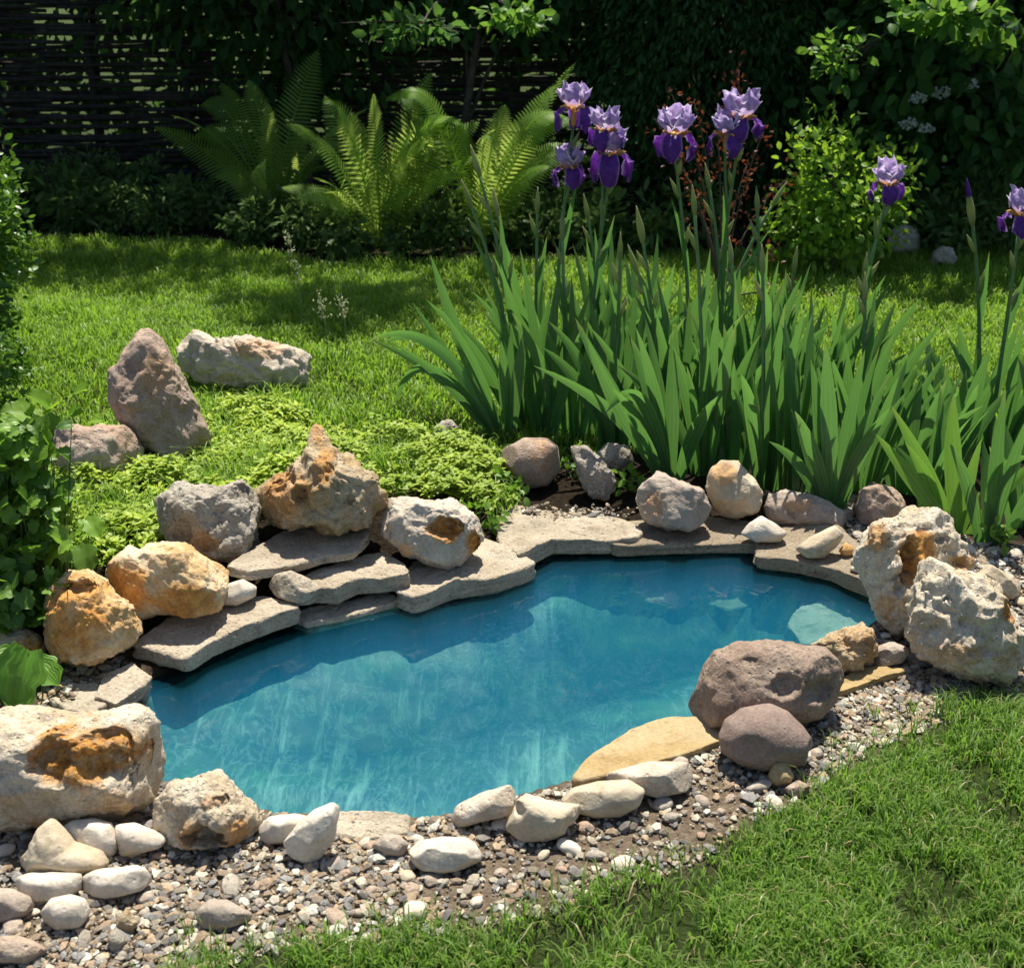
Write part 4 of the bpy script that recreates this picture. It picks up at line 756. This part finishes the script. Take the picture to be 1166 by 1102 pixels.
for (u, v, n, h, lean) in [(622, 498, 7, .46, -.1), (655, 500, 7, .44, .05), (700, 515, 7, .44, .0), (725, 500, 7, .48, 0), (805, 540, 7, .48, .05), (838, 545, 6, .46, 0), (872, 560, 8, .50, 0), (905, 566, 7, .50, .05), (985, 560, 6, .42, .1), (1030, 560, 6, .34, .05), (1060, 580, 6, .33, .0), (1165, 600, 6, .34, 0),
                          (690, 470, 7, .48, 0), (735, 465, 7, .5, 0), (825, 480, 7, .5, 0), (860, 490, 7, .5, .05), (895, 500, 7, .5, 0), (930, 500, 6, .46, .1), (975, 520, 6, .42, .1), (1015, 520, 6, .34, .1), (1050, 510, 6, .32, 0), (1085, 530, 6, .33, 0), (1195, 540, 7, .38, 0), (610, 462, 6, .46, -.1), (845, 515, 7, .5, 0), (780, 515, 7, .5, 0)]:
    k += 1; iris(PLAIN, u, v, n+2, h*(1.24 if u < 760 else 1.14), rng.uniform(-40, 40), lean, rng.uniform(.20, .48), sd=40+k, stems=[(*q, 'bud', .85, rng.uniform(0, .1)) for q in BUDS.get(k, ())])

# ------------------------------------------------------------------ ferns
def frond(parent, base, tip, arch, wd, r, npin=38):
    base, tip = np.asarray(base), np.asarray(tip); L = np.linalg.norm(tip-base); b = base+(tip-base)*.45+np.array([0, 0, arch*1.6*L]); p = bez(base, b, tip, npin+6); fr_ = r.rand(); T = unit(np.gradient(p, axis=0))
    h = unit((tip-base)*np.array([1, 1, 0])+1e-4); S = unit(np.cross(T, np.array([r.normal(0, .55), -.45+r.normal(0, .35), .85])))
    mb = MB(); s = np.linspace(0, 1, len(p)); mb.tube(p, np.linspace(.005, .0012, len(p)), 5, rnd=.8)
    V = []; Q = []; rn = []
    for i in range(5, len(p)):
        l = wd*math.sin(math.pi*min(1, .12+.88*s[i]**.9))**.75*(1 if s[i] < .9 else 1)*.5+.004
        for sg in (-1, 1):
            d = unit(S[i]*sg+T[i]*.38); nn = unit(np.cross(d, T[i])); ww = min(.012, L/len(p)*.60); k0 = len(V); ll = l*r.uniform(.9, 1.08)
            for a, q in ((0, .8), (.35, 1), (.7, .75), (1, .12)):
                c = p[i]+d*ll*a+T[i]*ll*.10*a*a+np.array([0, 0, -.18*ll*a*a]); e = unit(T[i]-d*(T[i]@d))
                V += [c-e*ww*q*.5, c+e*ww*q*.5]
            for a in range(3): Q.append((k0+2*a, k0+2*a+1, k0+2*a+3, k0+2*a+2))
            rn += [.65*fr_+.35*r.rand()]*8
    mb.put(np.array(V), np.array(Q), rnd=np.array(rn)); return mb.build('frond', M['fern'], parent)
def fern(label, bu, bv, tips, sd, extra=6):
    extra = extra+5
    r = np.random.RandomState(sd); g = P(bu, bv, 0); o = thing('fern', label, 'fern', g, 'ferns in front of the fence')
    for (u, v, dy, arch, wd) in tips: frond(o, g+np.array([r.normal(0, .02), r.normal(0, .02), .02]), PD(u, v, g[1]+dy), arch, wd, r)
    for i in range(extra):
        a = r.uniform(0, 6.28); f = r.uniform(.35, .55); frond(o, g+np.array([0, 0, .02]), g+np.array([math.cos(a)*f, math.sin(a)*f*.8+.1, r.uniform(.28, .75)]), r.uniform(.15, .45), r.uniform(.14, .2), r)
    return o
fern('largest fern, bright sunlit fronds arching left, middle of the background', 430, 288, [(326, 142, -.15, .24, .17), (340, 228, -.25, .30, .13), (425, 108, -.1, .20, .18), (490, 84, .1, .12, .2), (400, 130, .1, .15, .2), (545, 140, .05, .18, .2), (470, 150, -.2, .2, .2), (370, 110, .2, .12, .2), (560, 175, -.05, .22, .18)], 301)
fern('shaded fern with a drooping frond at its left, nearest the weeds', 312, 262, [(196, 132, 0, .22, .17), (283, 92, .1, .16, .2), (305, 118, .0, .12, .2), (362, 58, .3, .1, .24), (230, 170, .2, .25, .16), (345, 150, -.1, .15, .18)], 302, 4)
fern('fern with upright fronds just left of the iris flowers', 545, 292, [(632, 98, .2, .16, .22), (655, 72, .4, .14, .2), (575, 120, .1, .15, .22), (625, 190, 0, .25, .18), (520, 140, .0, .15, .2), (600, 150, -.1, .2, .2)], 303, 4)

# ------------------------------------------------------------------ woven fence, trees and shrubs behind
FY = 7.1
fo = thing('wattle_fence', 'dark woven wattle fence across the back of the garden', 'fence', (0, FY, 0)); r = np.random.RandomState(61); mb = MB()
zz = .03
while zz < 1.75:
    x = -4.6-r.rand()
    while x < 4.8:
        L = r.uniform(1.2, 2.6); q = np.arange(x, x+L, .11); row = int(zz*40) % 2
        if r.rand() > .025: mb.tube(np.c_[q, FY+.032*np.sin(q*math.pi/.48+row*math.pi), zz+.008*np.sin(q*2.1+x)+.01*r.normal()+0*q], r.uniform(.008, .0135), 5)
        x += L+r.uniform(-.12, .08)
    zz += r.uniform(.0155, .0225)
mb.build('woven_panel', M['withy'], fo)
for i in range(20):
    x = -4.56+i*.48; pb = MB(); pb.tube([[x, FY, -.05], [x+.01, FY, .6], [x, FY+.01, 1.2], [x+.01, FY, 1.85]], .02, 8); pb.build('post', M['withy'], fo)

r = np.random.RandomState(62); ho = thing('hedge', 'dark hedge seen in slivers through the woven fence', 'hedge', (0, 7.9, 0)); n = 15000
p = np.c_[r.uniform(-5, 5, n), 7.9+r.normal(0, .16, n), r.uniform(0, 2.2, n)]; V, T = diamond_leaves(p, r.normal(size=(n, 3)), r.normal(size=(n, 3))+np.array([0, -.4, .5]), r.uniform(.07, .13, n), .075)
add('foliage', V, [T], M['dark'], ho, attrs={'rnd': np.repeat(r.rand(n), 4)})
mb = MB()
for x in np.arange(-4.8, 4.9, .6): mb.tube([[x, 7.9, -.05], [x+.05, 7.92, 1.0], [x-.03, 7.9, 2.0]], [.03, .02, .008], 6)
mb.build('stems', M['bark'], ho)
def tree(name, label, cat, base, c, rad, nl, k, L, W, mat, sd, tr=.06, group=None, spread=.16, shell=.45, hang=0., oval=False, high=None):
    r = np.random.RandomState(sd); o = thing(name, label, cat, base, group); limbs('trunk', o, r, np.asarray(base), np.asarray(c), rad, M['bark'], 9, tr)
    if high: limbs('shade_crown_stem', o, r, np.asarray(c)+np.array([0, 0, .4]), np.asarray(high[0]), high[1], M['bark'], 7, tr*.7); foliage('shade_crown', o, r, high[0], high[1], high[2], 40, .09, .6, mat, .2, .3)  # out-of-view upper crown and stem, added to cast dappled shade on the lawn
    foliage('crown', o, r, c, rad, nl, k, L, W, mat, spread, shell, hang=hang, oval=oval); return o
GT = 'trees behind the woven fence'
TB = 'tall dark leafy tree standing behind the woven fence'
tree('garden_tree', TB, 'tree', (-3.1, 8.6, 0), (-3.05, 8.5, 3.0), (1.6, 1.5, 2.2), 5500, 40, .13, .6, M['dark'], 71, .10, GT)
tree('garden_tree', TB, 'tree', (-.9, 9.3, 0), (-.9, 9.2, 3.3), (1.6, 1.5, 2.2), 5500, 40, .13, .6, M['dark'], 72, .10, GT)
tree('garden_tree', TB, 'tree', (1.7, 9.3, 0), (1.7, 9.2, 3.3), (1.7, 1.5, 2.3), 5500, 40, .13, .6, M['dark'], 73, .10, GT)
tree('garden_tree', TB, 'tree', (4.2, 9.2, 0), (4.2, 9.2, 3.0), (1.6, 1.5, 2.2), 8000, 60, .13, .6, M['dark'], 74, .10, GT)
tree('slender_tree', 'slender tree with drooping leafy twigs in front of the fence, upper left', 'tree', (-1.05, 6.85, 0), (-1.15, 6.88, 1.2), (1.15, .22, .6), 3200, 45, .085, .55, M['dark'], 75, .03, hang=.5, high=((-1.75, 7.55, 4.6), (1.25, .38, .5), 2600))
lt = tree('slender_tree', 'leaning thin stemmed tree whose leaves catch light above the ferns', 'tree', (-.35, 6.85, 0), (.0, 6.9, 1.25), (.7, .2, .65), 1700, 35, .075, .6, M['vib'], 76, .028, hang=.4, high=((-.36, 6.72, 4.4), (.55, .42, .45), 1900))
tree('conifer', 'dark dense conifer behind the iris flowers', 'tree', (1.05, 6.85, 0), (1.05, 6.8, 1.3), (.78, .45, 1.3), 42000, 160, .05, .38, M['conif'], 77, .06, spread=.13, shell=.6, hang=.8)
v_ = tree('viburnum_shrub', 'big dark shrub with white flower heads at the right of the fence', 'shrub', (2.2, 6.5, 0), (2.2, 6.5, 1.15), (.85, .55, 1.1), 9000, 80, .085, .62, M['vib'], 78, .04, oval=True)
r = np.random.RandomState(79)
for (u, v) in [(1045, 112), (1072, 106), (1104, 97), (1033, 141), (1055, 147), (1150, 30), (1062, 10)]:
    c = PD(u, v, 5.98); n = 46; p = c+unit(r.normal(size=(n, 3)))*np.array([.032, .02, .018]); V, T = diamond_leaves(p, r.normal(size=(n, 3)), np.tile([0, -.6, .8], (n, 1))+r.normal(0, .3, (n, 3)), .017, .015)
    add('flower_cluster', V, [T], M['whitefl'], v_, attrs={'rnd': r.rand(len(V))})
hz = tree('hazel_shrub', 'leafy shrub with sun catching tips in the upper right corner', 'shrub', (2.75, 6.9, 0), (2.7, 6.7, 1.7), (.9, .6, .9), 5000, 60, .10, .65, M['hazel'], 80, .04, oval=True)

def bough(o, u, v, y, rad, n, a, mat, sd, L=.06):
    r = np.random.RandomState(sd); c = PD(u, v, y); a = np.asarray(a, float); mb = MB(); mb.tube(bez(a, (a+c)/2+np.array([0, 0, .12]), c, 10), np.linspace(.012, .003, 10), 6)
    for k in range(6): mb.tube(bez(c+(a-c)*.15, c+r.normal(0, .03, 3), c+r.normal(0, .5, 3)*np.array(rad)*1.6, 6), .002, 5)
    b_ = mb.build('bough', M['bark'], o); foliage('bough_leaves', b_, r, c, rad, n, 16, L, .6, mat, .3, .2, oval=True)
bough(hz, 1092, 20, 5.55, (.24, .12, .05), 190, (2.7, 6.75, 1.1), M['hazel'], 140, .07)
bough(hz, 1150, 48, 5.7, (.14, .12, .05), 90, (2.7, 6.75, 1.0), M['hazel'], 141, .065)
bough(hz, 962, 68, 5.75, (.11, .10, .09), 120, (2.6, 6.75, 1.2), M['hazel'], 142, .05)  # added bough in brighter leaf, standing in for a sunlit patch of the conifer
bough(lt, 588, 18, 5.95, (.15, .10, .06), 120, (-.2, 6.85, 1.0), M['hazel'], 143, .055)
bough(lt, 480, 32, 6.2, (.22, .10, .07), 130, (-.3, 6.85, 1.0), M['vib'], 144, .06)
def shrub(name, label, base, c, rad, nl, k, L, W, mat, sd, n=8, tr=.012, oval=True, spread=.16, shell=.4, group=None):
    r = np.random.RandomState(sd); o = thing(name, label, 'shrub', base, group); limbs('branches', o, r, base, c, rad, M['bark'], n, tr)
    foliage('foliage', o, r, c, rad, nl, k, L, W, mat, spread, shell, oval=oval); return o
g = P(945, 316); c = PD(948, 224, g[1]+.05); shrub('lime_bush', 'small lime green bush in the sun behind the irises', g, c, (.27, .22, .27), 2300, 34, .038, .6, M['lime'], 81, spread=.2)
g = P(820, 345); o = thing('barberry_shrub', 'reddish leaved upright bush among the iris stems', 'shrub', g); r = np.random.RandomState(82); mb = MB(); pos = []
for (u, v) in [(745, 135), (765, 108), (790, 115), (835, 92), (842, 80), (870, 150), (760, 165), (815, 130), (895, 205), (850, 190), (880, 290), (950, 350), (830, 250), (790, 230)]:
    e = PD(u, v, g[1]+r.normal(0, .08)); p = bez(g, (g+e)/2+np.array([(e[0]-g[0])*-.2, 0, .1]), e, 14); mb.tube(p, np.linspace(.005, .0015, 14), 5); pos.append(p[8:])
mb.build('branches', M['bark'], o); pos = np.concatenate(pos); pos = np.repeat(pos, 6, 0)+r.normal(0, .026, (len(pos)*6, 3)); n = len(pos)
V, T, Q, ln = oval_leaves(pos, r.normal(size=(n, 3))+np.array([0, 0, .4]), r.normal(size=(n, 3))+np.array([0, 0, .6]), .022, .013); add('foliage', V, [T, Q], M['red'], o, attrs={'rnd': np.repeat(r.rand(n), 8), 'len': ln})
# left edge shrubs
g = P(-48, 440); shrub('boxwood_shrub', 'tall clipped bright green shrub cut by the left picture edge', g, g+np.array([0, 0, .5]), (.27, .28, .48), 9000, 120, .028, .6, M['box'], 83, spread=.11, shell=.6)
g = P(-34, 520); shrub('boxwood_shrub', 'low dark green shrub under the left picture edge', g, g+np.array([-.02, 0, .2]), (.20, .2, .22), 4200, 80, .026, .6, M['box'], 84, spread=.12)
g = P(-42, 310); shrub('boxwood_shrub', 'taller shrub reaching the upper left corner', g, g+np.array([-.1, 0, .85]), (.30, .3, .85), 6500, 110, .035, .6, M['box'], 85, spread=.11, shell=.6)
# weeds below the fence
r = np.random.RandomState(86)
for i, (u, v, s) in enumerate([(70, 245, .9), (105, 240, 1.1), (140, 248, 1.0), (175, 246, .9), (215, 255, .8), (250, 262, .8), (35, 255, .8), (160, 225, 1.2), (95, 262, .9), (140, 266, .8), (190, 268, .9), (290, 282, .7), (350, 284, .8), (395, 292, .7), (470, 292, .8), (510, 290, .9), (330, 270, .9), (580, 282, .9), (20, 262, .9), (655, 278, 1.1), (620, 285, .8), (690, 290, .9), (740, 290, .9), (790, 285, .9), (1045, 285, 1.0), (1085, 290, .9), (1120, 286, 1.1), (1155, 292, 1.2)]):
    g = P(u, v); shrub('weed', 'straggly low weed in the shade below the fence', g, g+np.array([0, 0, .14*s]), (.16*s, .12, .15*s), r.randint(300, 520), r.randint(10, 24), r.uniform(.035, .065), r.uniform(.28, .5), M['weed'], 90+i, 6, .004, group='weeds below the fence', spread=.2)
for (u, v, w_, h_, lab) in [(1030, 285, 42, 30, 'dark rounded rock in the shade behind the back lawn'), (1075, 300, 30, 20, 'small grey rock beside the dark rounded one, behind the back lawn')]:
    rock(lab, [(u-w_/2, v), (u-w_*.4, v-h_*.7), (u-w_*.1, v-h_), (u+w_*.3, v-h_*.85), (u+w_/2, v-h_*.2), (u+w_*.3, v+h_*.15), (u-w_*.2, v+h_*.2)], M['grey'], depth=.9, facets=6, sub=4)

for i, (u, v) in enumerate([(645, 545), (578, 568), (715, 560), (548, 600), (1130, 625)]):
    g = PT(u, v); shrub('seedling', 'tiny green seedling sprouting between the back stones', g, g+np.array([0, 0, .03]), (.05, .04, .035), 60, 8, .026, .6, M['broad'], 130+i, 4, .002, group='seedlings between the back stones', spread=.25)
# broad leaved plants at the left
def broad(label, bu, bv, leaves, sd, mat='broad', z=None):
    r = np.random.RandomState(sd); g = PT(bu, bv); o = thing('broadleaf_plant', label, 'plant', g); mb = MB(); st = MB()
    for (u, v, dy, w_, ang) in leaves:
        c = PD(u, v, g[1]+dy); L = w_*1.1; an = math.radians(ang); ax = np.array([math.cos(an), -.5, math.sin(an)*.8-.1]); ax /= np.linalg.norm(ax); nr = unit(np.array([r.normal(0, .25), -.45, .9])); side = unit(np.cross(ax, nr)); nr = np.cross(side, ax)
        n1, n2 = 10, 9; s = np.linspace(0, 1, n1); cl = np.linspace(-1, 1, n2); V = []
        for a in s:
            wv = .5*w_*max(.04, math.sin(math.pi*min(1, .16+.84*a))**.6)*(1 if a > .06 else .75)*(1+.16*math.cos(a*17))
            for q in cl: V.append(c+ax*L*(a-.45-.10*abs(q)*(1-a))+side*q*wv*(1+.05*math.sin(a*22+q*3))+nr*(w_*(.14*abs(q)-.42*(a-.35)**2+.026*math.sin(q*11+a*9))))
        ix = np.arange(n1*n2).reshape(n1, n2); Q = np.stack([ix[:-1, :-1], ix[:-1, 1:], ix[1:, 1:], ix[1:, :-1]], -1).reshape(-1, 4)
        mb.put(np.array(V), Q, rnd=r.rand(), len=np.repeat(s, n2)*.3, across=np.tile((cl+1)/2*.9, n1))
        gb = g*.35+np.array([c[0], c[1]+.05, 0])*.65; gb[2] = terrain(gb[:2])[0]; st.tube(bez(gb, (gb+c)/2+np.array([0, 0, .02]), c-ax*L*.42, 7), np.linspace(.0018, .001, 7), 5, rnd=.3)
    mb.build('foliage', M[mat], o); st.build('stem', M['weed'], o)
r = np.random.RandomState(111)
M['broads'] = leaf_mat('broad_leaf_veined', (.06, .16, .018), (.13, .29, .03), tr=(.28, .52, .04), fac=.4, rough=.42, stripes=True)
broad('leafy climbing plant with heart shaped leaves, left of the orange rocks', 25, 690, [(12+np.clip(abs(r.normal(0, 34)), 0, 62)*r.choice([-.8, 1]), q_, -.02-.17*(q_-480)/220+r.normal(0, .03), r.choice([.018, .024, .03, .04, .052])*r.uniform(.85, 1.15), r.uniform(0, 360)) for q_ in r.uniform(478, 712, 430)], 112)
broad('small plant with long hanging leaves over the squat orange rock', 70, 650, [(50, 690, -.16, .07, 265), (95, 635, -.1, .06, 300), (75, 645, -.1, .06, 250), (60, 620, -.1, .06, 30), (85, 610, -.05, .06, 60), (105, 600, 0, .05, 320), (40, 640, -.1, .07, 200), (65, 590, 0, .06, 90)], 113)
broad('plant with big round bright leaves above the huge white rock', 12, 806, [(24, 772, -.05, .105, 255), (52, 765, 0, .06, 330), (2, 752, .02, .06, 160), (-18, 785, -.03, .09, 200)], 114, 'broads')
broad('pale leaved young plant at the lawn edge by the reddish rock', 75, 500, [(90, 445, .0, .06, 40), (70, 500, -.05, .07, 300), (40, 510, -.05, .07, 200), (20, 470, -.05, .08, 150), (95, 500, -.05, .055, 330), (45, 455, 0, .07, 120), (62, 462, 0, .06, 60), (85, 470, 0, .05, 30), (35, 475, 0, .06, 170), (110, 478, 0, .04, 20), (60, 485, -.04, .06, 250)], 115, 'lime')
# pale seed stalks on the lawn
for i, (bu, bv, tu, tv) in enumerate([(346, 385, 327, 268), (372, 420, 364, 342), (392, 420, 388, 340)]):
    lab = ['feathery pale weed stalk rising from the lawn before the ferns', 'pale grass seed head on the lawn, left of a matching one', 'pale grass seed head on the lawn, right of a matching one'][i]
    g = PT(bu, bv); e = PD(tu, tv, g[1]); o = thing('grass_stalk', lab, 'grass stalk', g); p = bez(g, (g+e)/2+np.array([.02, 0, .02]), e, 12); mb = MB(); mb.tube(p, .0018, 5, rnd=.5); mb.build('stem', M['irisst'], o)
    q = np.repeat(p[8 if i else 6:], 14, 0); q = q+r.normal(0, .008, q.shape); n = len(q); V, T = diamond_leaves(q, r.normal(size=(n, 3))*.6+np.array([0, 0, .8]), r.normal(size=(n, 3)), .014, .005); add('seed_head', V, [T], M['seed'], o, attrs={'rnd': r.rand(len(V))})
